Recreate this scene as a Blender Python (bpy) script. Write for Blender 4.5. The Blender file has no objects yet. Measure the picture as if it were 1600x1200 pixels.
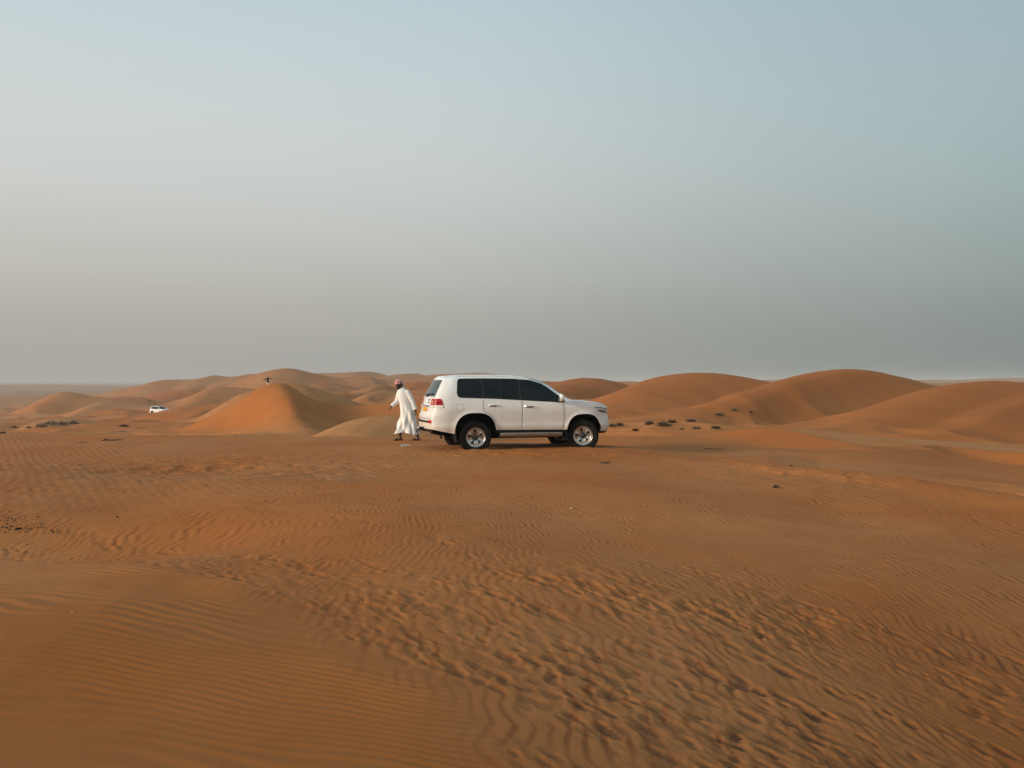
import bpy, bmesh, math, random
import numpy as np
from mathutils import Vector, Matrix

R = math.radians
scene = bpy.context.scene
col = scene.collection
random.seed(7)
rng = np.random.default_rng(11)

# ------------------------------------------------------------------ camera
FPX, U0, V0, CZ = 1555.0, 800.0, 595.0, 1.75      # focal length in photo pixels, horizon row, eye height
cam_data = bpy.data.cameras.new('camera')
cam_data.sensor_width = 36.0
cam_data.lens = 36.0 * FPX / 1600.0
cam_data.shift_y = -(600.0 - V0) / 1600.0
cam_data.clip_start = 0.05
cam_data.clip_end = 30000.0
cam = bpy.data.objects.new('camera', cam_data)
cam.location = (0, 0, CZ)
cam.rotation_euler = (R(90), 0, 0)
col.objects.link(cam)
scene.camera = cam

# ------------------------------------------------------------------ sky, sun, exposure
SUN_EL, SUN_AZ = R(15.0), R(-117.0)                # azimuth clockwise from the view direction (+Y)
sun_dir = Vector((math.sin(SUN_AZ) * math.cos(SUN_EL), math.cos(SUN_AZ) * math.cos(SUN_EL), math.sin(SUN_EL)))
world = bpy.data.worlds.new('World')
scene.world = world
world.use_nodes = True
wn, wl = world.node_tree.nodes, world.node_tree.links
wn.clear()
wout = wn.new('ShaderNodeOutputWorld')
wbg = wn.new('ShaderNodeBackground')
wbg.inputs['Strength'].default_value = 0.10
sky = wn.new('ShaderNodeTexSky')
sky.sky_type = 'NISHITA'
sky.sun_disc = False
sky.sun_elevation = SUN_EL
sky.sun_rotation = SUN_AZ
sky.altitude = 100.0
sky.air_density = 1.0
sky.dust_density = 4.0
sky.ozone_density = 1.5
# dusty desert air: haze that thickens evenly towards the horizon all round and glows towards the sun
wtc = wn.new('ShaderNodeTexCoord')
wsep = wn.new('ShaderNodeSeparateXYZ')
wl.new(wtc.outputs['Generated'], wsep.inputs[0])
def sky_ramp(src, stops, interp='B_SPLINE'):
    rp = wn.new('ShaderNodeValToRGB')
    rp.color_ramp.interpolation = interp
    els = rp.color_ramp.elements
    for k, (p, c) in enumerate(stops):
        e_ = els[k] if k < 2 else els.new(p)
        e_.position = p
        e_.color = (*c, 1)
    wl.new(src, rp.inputs[0])
    return rp.outputs['Color']
elev = sky_ramp(wsep.outputs['Z'], [(0.0, (.445, .435, .405)), (1.0, (.30, .45, .54)), (.05, (.468, .455, .424)), (.10, (.548, .530, .484)),
                                    (.19, (.700, .722, .688)), (.28, (.676, .744, .746)), (.38, (.570, .700, .750)), (.60, (.40, .56, .64))])
wdot = wn.new('ShaderNodeVectorMath')
wdot.operation = 'DOT_PRODUCT'
wl.new(wtc.outputs['Generated'], wdot.inputs[0])
GLOW_AZ = SUN_AZ - R(11)
wdot.inputs[1].default_value = (math.sin(GLOW_AZ), math.cos(GLOW_AZ), 0)
wmr = wn.new('ShaderNodeMapRange')
wmr.inputs[1].default_value = -1.0
wmr.inputs[2].default_value = 1.0
wl.new(wdot.outputs['Value'], wmr.inputs[0])
azim = sky_ramp(wmr.outputs[0], [(0.0, (.22, .285, .305)), (1.0, (.66, .60, .54)), (.07, (.285, .335, .345)), (.22, (.50, .50, .50)), (.43, (.505, .50, .495)), (.70, (.58, .55, .53))])
wmul = wn.new('ShaderNodeMixRGB')
wmul.blend_type = 'MULTIPLY'
wmul.inputs['Fac'].default_value = 1.0
wl.new(elev, wmul.inputs['Color1'])
wl.new(azim, wmul.inputs['Color2'])
wsc = wn.new('ShaderNodeVectorMath')
wsc.operation = 'SCALE'
wsc.inputs['Scale'].default_value = 20.0          # to the level of the physical sky
wl.new(wmul.outputs[0], wsc.inputs[0])
wmix = wn.new('ShaderNodeMixRGB')
wmix.inputs['Fac'].default_value = 0.85
wl.new(sky.outputs['Color'], wmix.inputs['Color1'])
wl.new(wsc.outputs[0], wmix.inputs['Color2'])
wl.new(wmix.outputs['Color'], wbg.inputs['Color'])
wl.new(wbg.outputs[0], wout.inputs['Surface'])

sun_data = bpy.data.lights.new('sun', 'SUN')
sun_data.energy = 3.3
sun_data.angle = R(11.0)
sun_data.color = (1.0, 0.84, 0.66)
sun = bpy.data.objects.new('sun', sun_data)
sun.rotation_euler = sun_dir.to_track_quat('Z', 'Y').to_euler()
sun.location = (-40, -5, 30)
col.objects.link(sun)

vs = scene.view_settings
vs.view_transform = 'Standard'
vs.look = 'None'
vs.exposure = 0.0
vs.gamma = 1.0
vs.use_curve_mapping = False
scene.cycles.use_denoising = True
scene.cycles.volume_bounces = 0
scene.cycles.max_bounces = 8

# ------------------------------------------------------------------ small helpers
def tag(o, label=None, cat=None, group=None, kind=None):
    if label: o['label'] = label
    if cat: o['category'] = cat
    if group: o['group'] = group
    if kind: o['kind'] = kind
    return o

def px(u, v, y):
    """the world point seen at photo pixel u, v at depth y"""
    return Vector(((u - U0) / FPX * y, y, CZ - (v - V0) / FPX * y))

def material(name, base=(0.5, 0.5, 0.5), rough=0.6, metal=0.0, spec=0.5, coat=0.0, noise=None, bump=None):
    m = bpy.data.materials.new(name)
    m.use_nodes = True
    nt = m.node_tree
    b = nt.nodes['Principled BSDF']
    b.inputs['Base Color'].default_value = (*base, 1)
    b.inputs['Roughness'].default_value = rough
    b.inputs['Metallic'].default_value = metal
    b.inputs['Specular IOR Level'].default_value = spec
    b.inputs['Coat Weight'].default_value = coat
    b.inputs['Coat Roughness'].default_value = 0.06
    tc = nt.nodes.new('ShaderNodeTexCoord')
    if noise:                                     # (scale, colour 2, amount)
        n = nt.nodes.new('ShaderNodeTexNoise')
        n.inputs['Scale'].default_value = noise[0]
        n.inputs['Detail'].default_value = 4
        nt.links.new(tc.outputs['Object'], n.inputs['Vector'])
        rp = nt.nodes.new('ShaderNodeMapRange')
        rp.inputs[1].default_value = 0.35
        rp.inputs[2].default_value = 0.7
        rp.inputs[4].default_value = noise[2]
        nt.links.new(n.outputs['Fac'], rp.inputs[0])
        mx = nt.nodes.new('ShaderNodeMixRGB')
        mx.inputs['Color1'].default_value = (*base, 1)
        mx.inputs['Color2'].default_value = (*noise[1], 1)
        nt.links.new(rp.outputs[0], mx.inputs['Fac'])
        nt.links.new(mx.outputs[0], b.inputs['Base Color'])
    if bump:                                      # (scale, distance)
        n = nt.nodes.new('ShaderNodeTexNoise')
        n.inputs['Scale'].default_value = bump[0]
        nt.links.new(tc.outputs['Object'], n.inputs['Vector'])
        bp = nt.nodes.new('ShaderNodeBump')
        bp.inputs['Distance'].default_value = bump[1]
        nt.links.new(n.outputs['Fac'], bp.inputs['Height'])
        nt.links.new(bp.outputs[0], b.inputs['Normal'])
    return m

class MB:
    """collects shapes; build() links them as one mesh object"""
    def __init__(self): self.v, self.f = [], []
    def add(self, verts, faces):
        k = len(self.v)
        self.v += [tuple(p) for p in verts]
        self.f += [tuple(i + k for i in q) for q in faces]
        return self
    def grid(self, P, close=False):
        n, m = len(P), len(P[0])
        vs_ = [p for row in P for p in row]
        fs = []
        for i in range(n - 1):
            for j in range(m - 1 if not close else m):
                j2 = (j + 1) % m
                fs.append((i * m + j, (i + 1) * m + j, (i + 1) * m + j2, i * m + j2))
        return self.add(vs_, fs)
    def box(self, c, s, mat=None, taper=1.0):
        vs_ = []
        for dz in (-1, 1):
            k = 1.0 if dz < 0 else taper
            for dx, dy in ((-1, -1), (1, -1), (1, 1), (-1, 1)):
                p = Vector((dx * s[0] / 2 * k, dy * s[1] / 2 * k, dz * s[2] / 2))
                if mat: p = mat @ p
                vs_.append(p + Vector(c))
        return self.add(vs_, [(3, 2, 1, 0), (4, 5, 6, 7), (0, 1, 5, 4), (1, 2, 6, 5), (2, 3, 7, 6), (3, 0, 4, 7)])
    def tube(self, pts, rad, n=10, cap=True):
        pts = [Vector(p) for p in pts]
        if not hasattr(rad, '__len__'): rad = [rad] * len(pts)
        rows, up = [], None
        for i, p in enumerate(pts):
            d = (pts[min(i + 1, len(pts) - 1)] - pts[max(i - 1, 0)]).normalized()
            if up is None:
                up = d.orthogonal().normalized()
            up = (up - d * up.dot(d)).normalized()
            w = d.cross(up)
            r = rad[i]
            ra, rb = (r if hasattr(r, '__len__') else (r, r))
            rows.append([p + up * (ra * math.cos(2 * math.pi * k / n)) + w * (rb * math.sin(2 * math.pi * k / n)) for k in range(n)])
        k0 = len(self.v)
        self.grid(rows, close=True)
        if cap:
            self.f.append(tuple(k0 + j for j in range(n)))
            self.f.append(tuple(k0 + (len(rows) - 1) * n + j for j in reversed(range(n))))
        return self
    def ell(self, c, r, mat=None, nu=16, nv=10):
        rows = []
        for i in range(nv + 1):
            a = math.pi * (0.02 + 0.96 * i / nv)
            row = []
            for j in range(nu):
                b = 2 * math.pi * j / nu
                p = Vector((r[0] * math.sin(a) * math.cos(b), r[1] * math.sin(a) * math.sin(b), r[2] * math.cos(a)))
                row.append((mat @ p if mat else p) + Vector(c))
            rows.append(row)
        k0 = len(self.v)
        self.grid(rows, close=True)
        self.f.append(tuple(k0 + j for j in range(nu)))
        self.f.append(tuple(k0 + nv * nu + j for j in reversed(range(nu))))
        return self
    def mesh(self, name, m=None, smooth=True):
        me = bpy.data.meshes.new(name)
        me.from_pydata(self.v, [], self.f)
        bm = bmesh.new(); bm.from_mesh(me)
        bmesh.ops.recalc_face_normals(bm, faces=bm.faces)
        bm.to_mesh(me); bm.free()
        if smooth:
            me.shade_smooth()
            me.set_sharp_from_angle(angle=R(38))
        if m: me.materials.append(m)
        return me
    def build(self, name, m=None, parent=None, smooth=True):
        o = bpy.data.objects.new(name, self.mesh(name, m, smooth))
        col.objects.link(o)
        if parent: o.parent = parent
        return o

def empty(name, loc=(0, 0, 0), rz=0.0):
    o = bpy.data.objects.new(name, None)
    o.empty_display_size = 0.3
    o.location = loc
    o.rotation_euler = (0, 0, rz)
    col.objects.link(o)
    return o

def copy_tree(o, parent=None):
    c = o.copy()
    col.objects.link(c)
    if parent: c.parent = parent
    for ch in list(o.children):
        copy_tree(ch, c)
    return c
# ------------------------------------------------------------------ noise on arrays
_perm = rng.permutation(512).astype(np.int64)
_ga = rng.uniform(0, 2 * np.pi, 512)
_gx, _gy = np.cos(_ga), np.sin(_ga)
def _h(ix, iy, seed):
    return _perm[(_perm[(ix + seed * 37) & 511] + iy) & 511]
def pn(x, y, seed=0):
    """gradient noise, about -1 .. 1"""
    xi, yi = np.floor(x).astype(np.int64), np.floor(y).astype(np.int64)
    xf, yf = x - xi, y - yi
    u = xf * xf * xf * (xf * (xf * 6 - 15) + 10)
    v = yf * yf * yf * (yf * (yf * 6 - 15) + 10)
    def g(dx, dy):
        h = _h(xi + dx, yi + dy, seed)
        return _gx[h] * (xf - dx) + _gy[h] * (yf - dy)
    a = g(0, 0) * (1 - u) + g(1, 0) * u
    b = g(0, 1) * (1 - u) + g(1, 1) * u
    return (a * (1 - v) + b * v) * 1.5
def fbm(x, y, seed=0, octs=4, gain=0.5):
    s, a, f = 0.0, 1.0, 1.0
    for k in range(octs):
        s = s + a * pn(x * f, y * f, seed + k)
        a *= gain; f *= 2.03
    return s
def pits(x, y, seed):
    """soft cones round jittered points, 0 .. 1"""
    xi, yi = np.floor(x).astype(np.int64), np.floor(y).astype(np.int64)
    out = np.zeros_like(x)
    for dx in (-1, 0, 1):
        for dy in (-1, 0, 1):
            h = _h(xi + dx, yi + dy, seed)
            h2 = _h(xi + dx + 91, yi + dy + 17, seed)
            cx, cy = xi + dx + (h % 97) / 97.0, yi + dy + (h2 % 89) / 89.0
            rad = 0.28 + 0.5 * ((h * 7 + h2) % 101) / 101.0
            st = ((h + h2 * 3) % 53) / 53.0
            st = np.where(st < .25, 0.0, .35 + .65 * st)
            d = np.hypot(x - cx, y - cy) / rad
            out = np.maximum(out, st * np.clip(1.25 - 1.25 * d * d, 0, 1))
    return out
def sstep(a, b, x):
    t = np.clip((x - a) / (b - a), 0, 1)
    return t * t * (3 - 2 * t)
def smax(a, b, k):
    h = np.clip(0.5 + 0.5 * (b - a) / k, 0, 1)
    return a * (1 - h) + b * h + k * h * (1 - h)
def seg_dist(x, y, pts):
    best = np.full_like(x, 1e9)
    for (x0, y0), (x1, y1) in zip(pts[:-1], pts[1:]):
        dx, dy = x1 - x0, y1 - y0
        t = np.clip(((x - x0) * dx + (y - y0) * dy) / (dx * dx + dy * dy), 0, 1)
        best = np.minimum(best, np.hypot(x - x0 - t * dx, y - y0 - t * dy))
    return best

# ------------------------------------------------------------------ the lie of the land
# crests: (bearing and height as photo pixel column / row, depth in metres), front slope, back slope, rounding, smoothing, pale sand
DUNES = [
    # far rim and far dunes
    ([(-300, 601), (0, 601), (90, 600), (180, 603), (300, 606), (500, 600), (760, 598), (1000, 598), (1180, 594), (1230, 592), (1300, 593), (1400, 596), (1450, 592), (1500, 594), (1560, 590), (1600, 589), (1750, 591), (2100, 590)], 1700, .05, .05, 60, 4, .2),
    ([(-200, 625), (120, 618), (170, 612), (195, 606), (220, 603), (245, 595), (260, 593), (290, 593), (315, 592), (330, 586), (345, 586), (360, 590), (375, 587), (395, 583), (415, 585), (480, 590), (600, 600)], 560, .16, .16, 14, 2, .2),
    ([(420, 592), (470, 583), (520, 582), (550, 580), (565, 579), (590, 582), (607, 588), (630, 583), (645, 582), (662, 586), (690, 584), (760, 582), (790, 586), (805, 587), (830, 592), (870, 600), (940, 610)], 620, .12, .16, 14, 2, .15),
    ([(350, 605), (385, 590), (410, 582), (430, 577), (445, 575), (460, 576), (480, 581), (510, 588), (550, 596), (600, 604)], 430, .20, .2, 10, 2, 0),
    ([(-80, 668), (0, 651), (30, 641), (55, 630), (80, 617), (98, 612), (115, 613), (145, 619), (180, 622), (230, 627), (280, 640)], 330, .22, .25, 7, 1.5, 0),
    ([(60, 670), (90, 655), (120, 640), (150, 629), (165, 626), (200, 629), (240, 634), (290, 638), (330, 650)], 270, .13, .2, 6, 1.5, .35),
    ([(225, 645), (245, 634), (270, 626), (300, 618), (325, 607), (345, 603), (380, 606), (420, 610), (470, 620)], 300, .16, .2, 6, 1.5, .1),
    ([(380, 620), (430, 606), (480, 602), (520, 603), (560, 610), (580, 604), (598, 600), (615, 606), (640, 612), (700, 606), (800, 612)], 260, .14, .2, 6, 1.5, .1),
    ([(520, 640), (560, 622), (590, 611), (605, 609), (630, 614), (660, 611), (700, 616), (760, 625)], 170, .13, .2, 5, 1.2, .1),
    ([(-100, 690), (0, 676), (60, 671), (110, 667), (150, 659), (200, 650.5), (234, 646.5), (250, 643), (265, 639.5), (300, 635), (350, 629), (400, 630), (450, 645)], 175, .10, .25, 4, 1.0, -.45),
    ([(45, 672), (58, 662), (68, 655), (90, 652), (115, 653), (140, 657), (170, 662), (210, 672)], 150, .12, .2, 4, 1.0, .5),
    ([(320, 650), (350, 632), (385, 614), (405, 608), (418, 606.5), (440, 607), (480, 618)], 143, .2, .2, 4, 1, .1),
    # the choppy field of small dunes on the left
    ([(-20, 669.5), (30, 657.5), (60, 652.5), (95, 654.5), (140, 665.5)], 200, .16, .3, 2, 1, -.1),
    ([(110, 653.5), (150, 641.5), (185, 637.5), (215, 640.5), (260, 649.5)], 245, .16, .3, 2, 1, -.5),
    ([(120, 630.5), (160, 619.5), (185, 616.5), (220, 620.5), (262, 626.5)], 370, .18, .3, 2, 1, 0),
    ([(228, 620.5), (268, 608.5), (290, 605.5), (322, 610.5), (352, 618.5)], 390, .18, .3, 2, 1, -.5),
    ([(280, 626.5), (320, 615.5), (343, 612.5), (382, 620.5)], 335, .18, .3, 2, 1, .1),
    ([(330, 609.5), (365, 599.5), (390, 596.5), (420, 601.5), (452, 608.5)], 410, .18, .3, 2, 1, -.5),
    ([(450, 609.5), (490, 600.5), (515, 597.5), (540, 602.5), (572, 610.5)], 335, .18, .3, 2, 1, -.4),
    ([(500, 597.5), (540, 589), (570, 587), (600, 591.5), (642, 598.5)], 440, .18, .3, 2, 1, 0),
    ([(588, 610.5), (630, 598.5), (660, 595.5), (695, 602.5)], 300, .18, .3, 2, 1, -.5),
    ([(468, 626.5), (510, 614.5), (535, 611.5), (562, 616.5), (602, 626.5)], 210, .16, .3, 2, 1, -.3),
    # the big dune left of the car, its lee side and the low rippled one in front
    ([(400, 645), (425, 604), (437, 597), (450, 597.5), (470, 600), (495, 607), (520, 615), (545, 624), (572, 634), (600, 645)], 84, .30, .35, .6, .5, .75, -.2),
    ([(190, 698), (225, 690), (262, 680), (300, 664), (340, 646), (380, 622), (408, 604), (428, 597.5), (440, 598), (455, 604), (475, 617), (500, 628), (530, 633), (570, 634), (620, 629), (660, 625), (720, 622), (800, 640), (860, 690)], 70, .20, .35, .7, 1.4, .1, -.12),
    ([(462, 695), (490, 682), (520, 669), (552, 657), (590, 650), (625, 650), (660, 655), (700, 664), (760, 690)], 43, .17, .3, 1.2, .4, .9),
    # the dunes right of the car
    ([(780, 590), (800, 587), (815, 588), (840, 595), (868, 597.5), (890, 593), (912, 590), (935, 591), (960, 596), (990, 606), (1030, 622)], 170, .14, .25, 5, 2.0, -.25),
    ([(880, 655), (940, 622), (975, 611), (1000, 602), (1020, 594), (1040, 587), (1065, 583.5), (1090, 582), (1115, 582.5), (1150, 587), (1190, 595), (1235, 604), (1290, 616)], 116, .17, .25, 4, 2.0, -.12, .4),
    ([(1300, 588), (1340, 580), (1370, 583), (1400, 590), (1430, 598), (1460, 606), (1500, 620)], 112, .2, .3, 3, .8, .75),
    ([(1030, 690), (1060, 672), (1115, 641), (1150, 628), (1200, 611), (1240, 597), (1270, 585), (1295, 579.5), (1322, 577), (1350, 578.5), (1380, 587), (1410, 599), (1440, 609), (1490, 622)], 98, .17, .3, 3, 2.0, -.16, .62),
    ([(1330, 665), (1380, 636), (1430, 616), (1480, 603), (1520, 596.5), (1560, 594.5), (1600, 598), (1650, 604), (1720, 598), (1850, 610), (2000, 640)], 84, .15, .25, 3, 2.0, -.22, .55),
    ([(1080, 700), (1120, 682), (1155, 672), (1190, 668.5), (1240, 668.5), (1300, 674), (1400, 682), (1500, 688), (1600, 697), (1700, 705), (1900, 720)], 48, .11, .25, 1.0, .4, .8),
    ([(985, 705), (1030, 690), (1070, 678), (1105, 671.5), (1160, 670), (1200, 676), (1240, 690)], 44, .10, .25, 1.2, .4, .2),
    ([(1000, 704), (1050, 692), (1100, 681), (1150, 673), (1185, 668.5), (1203, 667), (1216, 670), (1230, 678), (1250, 692), (1280, 714), (1310, 726)], 38, .13, .35, .5, .35, -.05, -.8),
]
# the floor between the dunes: photo row at which it would be seen, by column and depth
FLOOR_U = np.array([-500, 0, 250, 500, 800, 1000, 1300, 1600, 2100], float)
FLOOR_D = np.array([30, 45, 60, 90, 150, 240, 350, 600, 1200, 3000, 9000], float)
FLOOR_V = np.array([
    [705, 705, 700, 700, 694, 691, 704, 735, 760],
    [695, 694, 692, 690, 686, 682, 692, 712, 730],
    [688, 688, 686, 684, 676, 668, 680, 700, 715],
    [682, 682, 678, 668, 660, 657, 668, 690, 700],
    [672, 674, 668, 648, 635, 636, 650, 660, 665],
    [662, 662, 648, 628, 618, 618, 628, 632, 635],
    [651, 649, 640, 615, 610, 610, 614, 616, 618],
    [627, 626, 622, 604, 602, 602, 605, 606, 608],
    [613, 612, 611, 604, 600, 599, 600, 600, 601],
    [602, 602, 602, 600, 598, 597, 597, 597, 597],
    [597, 597, 597, 597, 596.5, 596, 596, 596, 596]], float)
FLOOR_Z = CZ - (FLOOR_V - V0) / FPX * FLOOR_D[:, None]
EDGE_U = np.array([-600, 0, 300, 640, 800, 950, 1130, 1200, 1280, 1400, 1600, 1900], float)
EDGE_V = np.array([681, 681, 681, 683, 686, 691, 700, 704, 716, 722, 747, 790], float)
EDGE_D = np.array([32, 32, 32, 31.5, 31, 30.5, 29, 28.5, 27.5, 26, 24, 22], float)
EDGE_Z = CZ - (EDGE_V - V0) / FPX * EDGE_D

CAR_XY, CAR_YAW = (0.205, 25.66), R(16.0)
CAR_Z = 0.07
WHEEL_XY = [(CAR_XY[0] + a * math.cos(CAR_YAW) - b * math.sin(CAR_YAW), CAR_XY[1] + a * math.sin(CAR_YAW) + b * math.cos(CAR_YAW)) for a in (-1.41, 1.415) for b in (-.86, .86)]
MAN_XY = (-3.05, 29.0)
FAR_CAR = (-76.0, 215.0, -5.55)

def land(x, y):
    """height and pale-sand amount, without the small relief"""
    x = np.asarray(x, float); y = np.asarray(y, float)
    r = np.hypot(x, y)
    th = np.arctan2(x, np.maximum(y, 1e-6))
    s = np.tan(np.clip(th, -0.80, 0.80))
    u = U0 + FPX * s
    # a depth that goes on round the sides and behind
    d = np.where(np.abs(th) < 0.80, np.maximum(y, 0.0), r * math.cos(0.80))
    front = 1 - sstep(0.75, 1.25, np.abs(th))
    # valley floor
    ld = np.log(np.clip(d, 30, 9000))
    lk = np.log(FLOOR_D)
    iu = np.clip(np.searchsorted(FLOOR_U, u) - 1, 0, len(FLOOR_U) - 2)
    idp = np.clip(np.searchsorted(lk, ld) - 1, 0, len(lk) - 2)
    fu = np.clip((u - FLOOR_U[iu]) / (FLOOR_U[iu + 1] - FLOOR_U[iu]), 0, 1)
    fu = fu * fu * (3 - 2 * fu)
    fd = np.clip((ld - lk[idp]) / (lk[idp + 1] - lk[idp]), 0, 1)
    za = FLOOR_Z[idp, iu] * (1 - fu) + FLOOR_Z[idp, iu + 1] * fu
    zb = FLOOR_Z[idp + 1, iu] * (1 - fu) + FLOOR_Z[idp + 1, iu + 1] * fu
    z = za * (1 - fd) + zb * fd
    amp = np.clip((d - 34) / 60, 0, 1) * np.minimum(d * 0.006, 5.0)
    sc = 1 / np.clip(d * 0.16, 9, 220)
    # undulation at scales that suit the distance
    for L, lo, hi in ((12, 30, 130), (45, 90, 600), (160, 350, 2500)):
        w = sstep(lo, lo * 1.6, d) * (1 - sstep(hi * .7, hi, d))
        n = fbm(x / L, y / (L * 0.8), 5, 3)
        z = z + w * (1 - .8 * sstep(330, 700, d) * sstep(480, 250, u)) * L * (.06 if L < 100 else .03) * (np.abs(n) * -1.6 + 0.5)
    pale = np.clip(0.30 + 0.75 * fbm(x / 38, y / 38, 40, 3), 0, 0.9)
    # the gravel plain beyond the dunes at the left
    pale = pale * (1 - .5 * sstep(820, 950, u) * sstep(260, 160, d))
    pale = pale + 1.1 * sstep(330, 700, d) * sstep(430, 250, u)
    for dn in DUNES:
        pts, dep, sf, sb, rho, k, pl = dn[:7]
        skew = dn[7] if len(dn) > 7 else .3
        P = np.array(pts, float)
        zc = CZ - (P[:, 1] - V0) / FPX * dep
        # smooth the crest polyline
        uu = np.linspace(P[0, 0], P[-1, 0], 240)
        zz = np.interp(uu, P[:, 0], zc)
        ker = np.hanning(13); ker /= ker.sum()
        zz = np.convolve(np.pad(zz, 6, mode='edge'), ker, 'valid')
        wob = dep * 0.05 * pn(u / 420.0, np.full_like(u, dep * 0.37), 3)
        q = d - dep - wob
        us = u - np.clip(q, -.35 * dep, .35 * dep) * skew * FPX / dep      # spurs run obliquely towards the lower left
        zcr = np.interp(us, uu, zz)
        out = np.maximum(P[0, 0] - us, 0) + np.maximum(us - P[-1, 0], 0)
        zcr = zcr - out / FPX * dep * 0.3
        sl = np.where(q < 0, sf, sb)
        zd = zcr - sl * (np.sqrt(q * q + rho * rho) - rho)
        zd = zd + np.clip(np.abs(q) / (rho * 4 + 2), 0, 1) * min(dep, 320) * (.0035 if dep < 130 else .011) * (.22 - np.abs(fbm(x / (min(dep, 320) * .13) + dep, (y + .5 * x) / (min(dep, 320) * .17), 21, 2)))
        wgt = np.clip(0.5 + 0.5 * (zd - z) / k, 0, 1)
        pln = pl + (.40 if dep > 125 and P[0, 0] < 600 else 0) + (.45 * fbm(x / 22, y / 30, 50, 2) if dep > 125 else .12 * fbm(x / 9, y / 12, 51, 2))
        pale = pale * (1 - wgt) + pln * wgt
        z = smax(z, zd, k)
    wf = np.exp(-(np.hypot(x - FAR_CAR[0], y - FAR_CAR[1]) / 6.0) ** 4)
    z = z * (1 - wf) + FAR_CAR[2] * wf
    # the near rise that the camera and the car stand on
    ed = np.interp(u, EDGE_U, EDGE_D)
    ez = np.interp(u, EDGE_U, EDGE_Z)
    ed = np.where(np.abs(th) < .80, ed, 34)
    t = np.clip(d / ed, 0, 1)
    z0 = -0.13 * np.minimum(np.log1p(np.exp(np.clip((x - 0.6) * 1.6, -30, 30))) / 1.6, 8) * (1 - sstep(9, 20, y)) * front
    z0 = z0 - 0.07 * np.clip(x + 3.0, 0, 9) * (1 - sstep(6, 12, y)) * front
    zn = z0 * (1 - sstep(.5, .95, t)) + ez * front * sstep(.55, 1.0, t)
    zn = zn + 0.15 * fbm(x / 7.0, y / 6.0, 31, 2) * sstep(2, 6, r) * (1 - sstep(18, 24, y))
    # the shallow trough at the left with the droppings in it, the swell beyond
    zn = zn - 0.16 * np.exp(-((y - 11.0 - 0.10 * (x + 5)) / 1.2) ** 2) * sstep(-1.2, -4.0, x)
    zn = zn + 0.14 * np.exp(-((y - 15.5) / 3.0) ** 2) * sstep(-0.5, -5.0, x)
    # low fold at the right
    dl = y - (20.2 - 1.15 * (x - 5.4))
    zn = zn + 0.13 * np.exp(-(dl / 1.1) ** 2) * sstep(3.5, 6.0, x) * (y > 2)
    zn = zn - 0.10 * np.exp(-((dl - 2.6) / 1.3) ** 2) * sstep(4.0, 6.5, x) * (y > 2)
    # level ground under the car
    wc = np.exp(-(np.hypot((x - CAR_XY[0]) / 3.6, (y - CAR_XY[1]) / 2.4)) ** 4)
    zn = zn * (1 - wc) + CAR_Z * wc
    wm = np.exp(-(np.hypot(x - MAN_XY[0], y - MAN_XY[1]) / 1.0) ** 2)
    zn = zn * (1 - wm) + 0.03 * wm
    z = z - 2.0 * sstep(0, -7, d - ed)
    over = np.maximum(d - ed, 0)
    zn = zn - 0.22 * (np.sqrt(over * over + 0.5) - 0.7071)
    wgt = np.clip(0.5 + 0.5 * (zn - z) / .3, 0, 1)
    pale = pale * (1 - wgt) + wgt * np.clip(0.30 + 0.40 * fbm(x / 5, y / 5, 44, 3) + 0.30 * sstep(-1, -5, x) * sstep(13, 9, y), 0, 1)
    z = smax(z, zn, .3)
    # unseen dune added behind left of the camera, shaped to shade the near sand
    rh = np.interp(y, [-80, -50, -28, -18, -15.3, -12, -9, -5, 0, 10, 30], [-4, 8, 15.5, 15.0, 11.6, 10.3, 8.0, 4.5, 2.0, -3, -6])
    q = x + 41 + .2 * y
    zb_ = rh - np.where(q > 0, .52, .32) * (np.sqrt(q * q + .25) - .5)
    z = np.where((x < -8) & (y < 16), smax(z, zb_, .6), z)
    return z, pale, wgt

BAND = [(-7.0, 11.3), (-5.0, 10.5), (-2.8, 9.0), (-1.5, 7.4), (0.0, 5.2), (0.6, 4.4), (1.6, 2.6)]
TRACKS = [[(-9, 13.2), (-5, 10.9), (-1.67, 8.15), (1.06, 5.6), (3.2, 3.6)],
          [(-7.5, 13.6), (-3.8, 11.0), (-0.3, 8.0), (2.1, 5.7), (4.4, 3.9)],
          [(-4, 13.6), (-1.0, 11.4), (1.1, 8.2), (2.0, 6.3), (3.3, 4.2)],
          [(12, 14.5), (8.6, 17.0), (6.0, 19.7), (3.4, 23.0)],
          [(13, 15.9), (9.6, 18.2), (7.0, 21.0), (5.0, 24.2)]]

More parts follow.
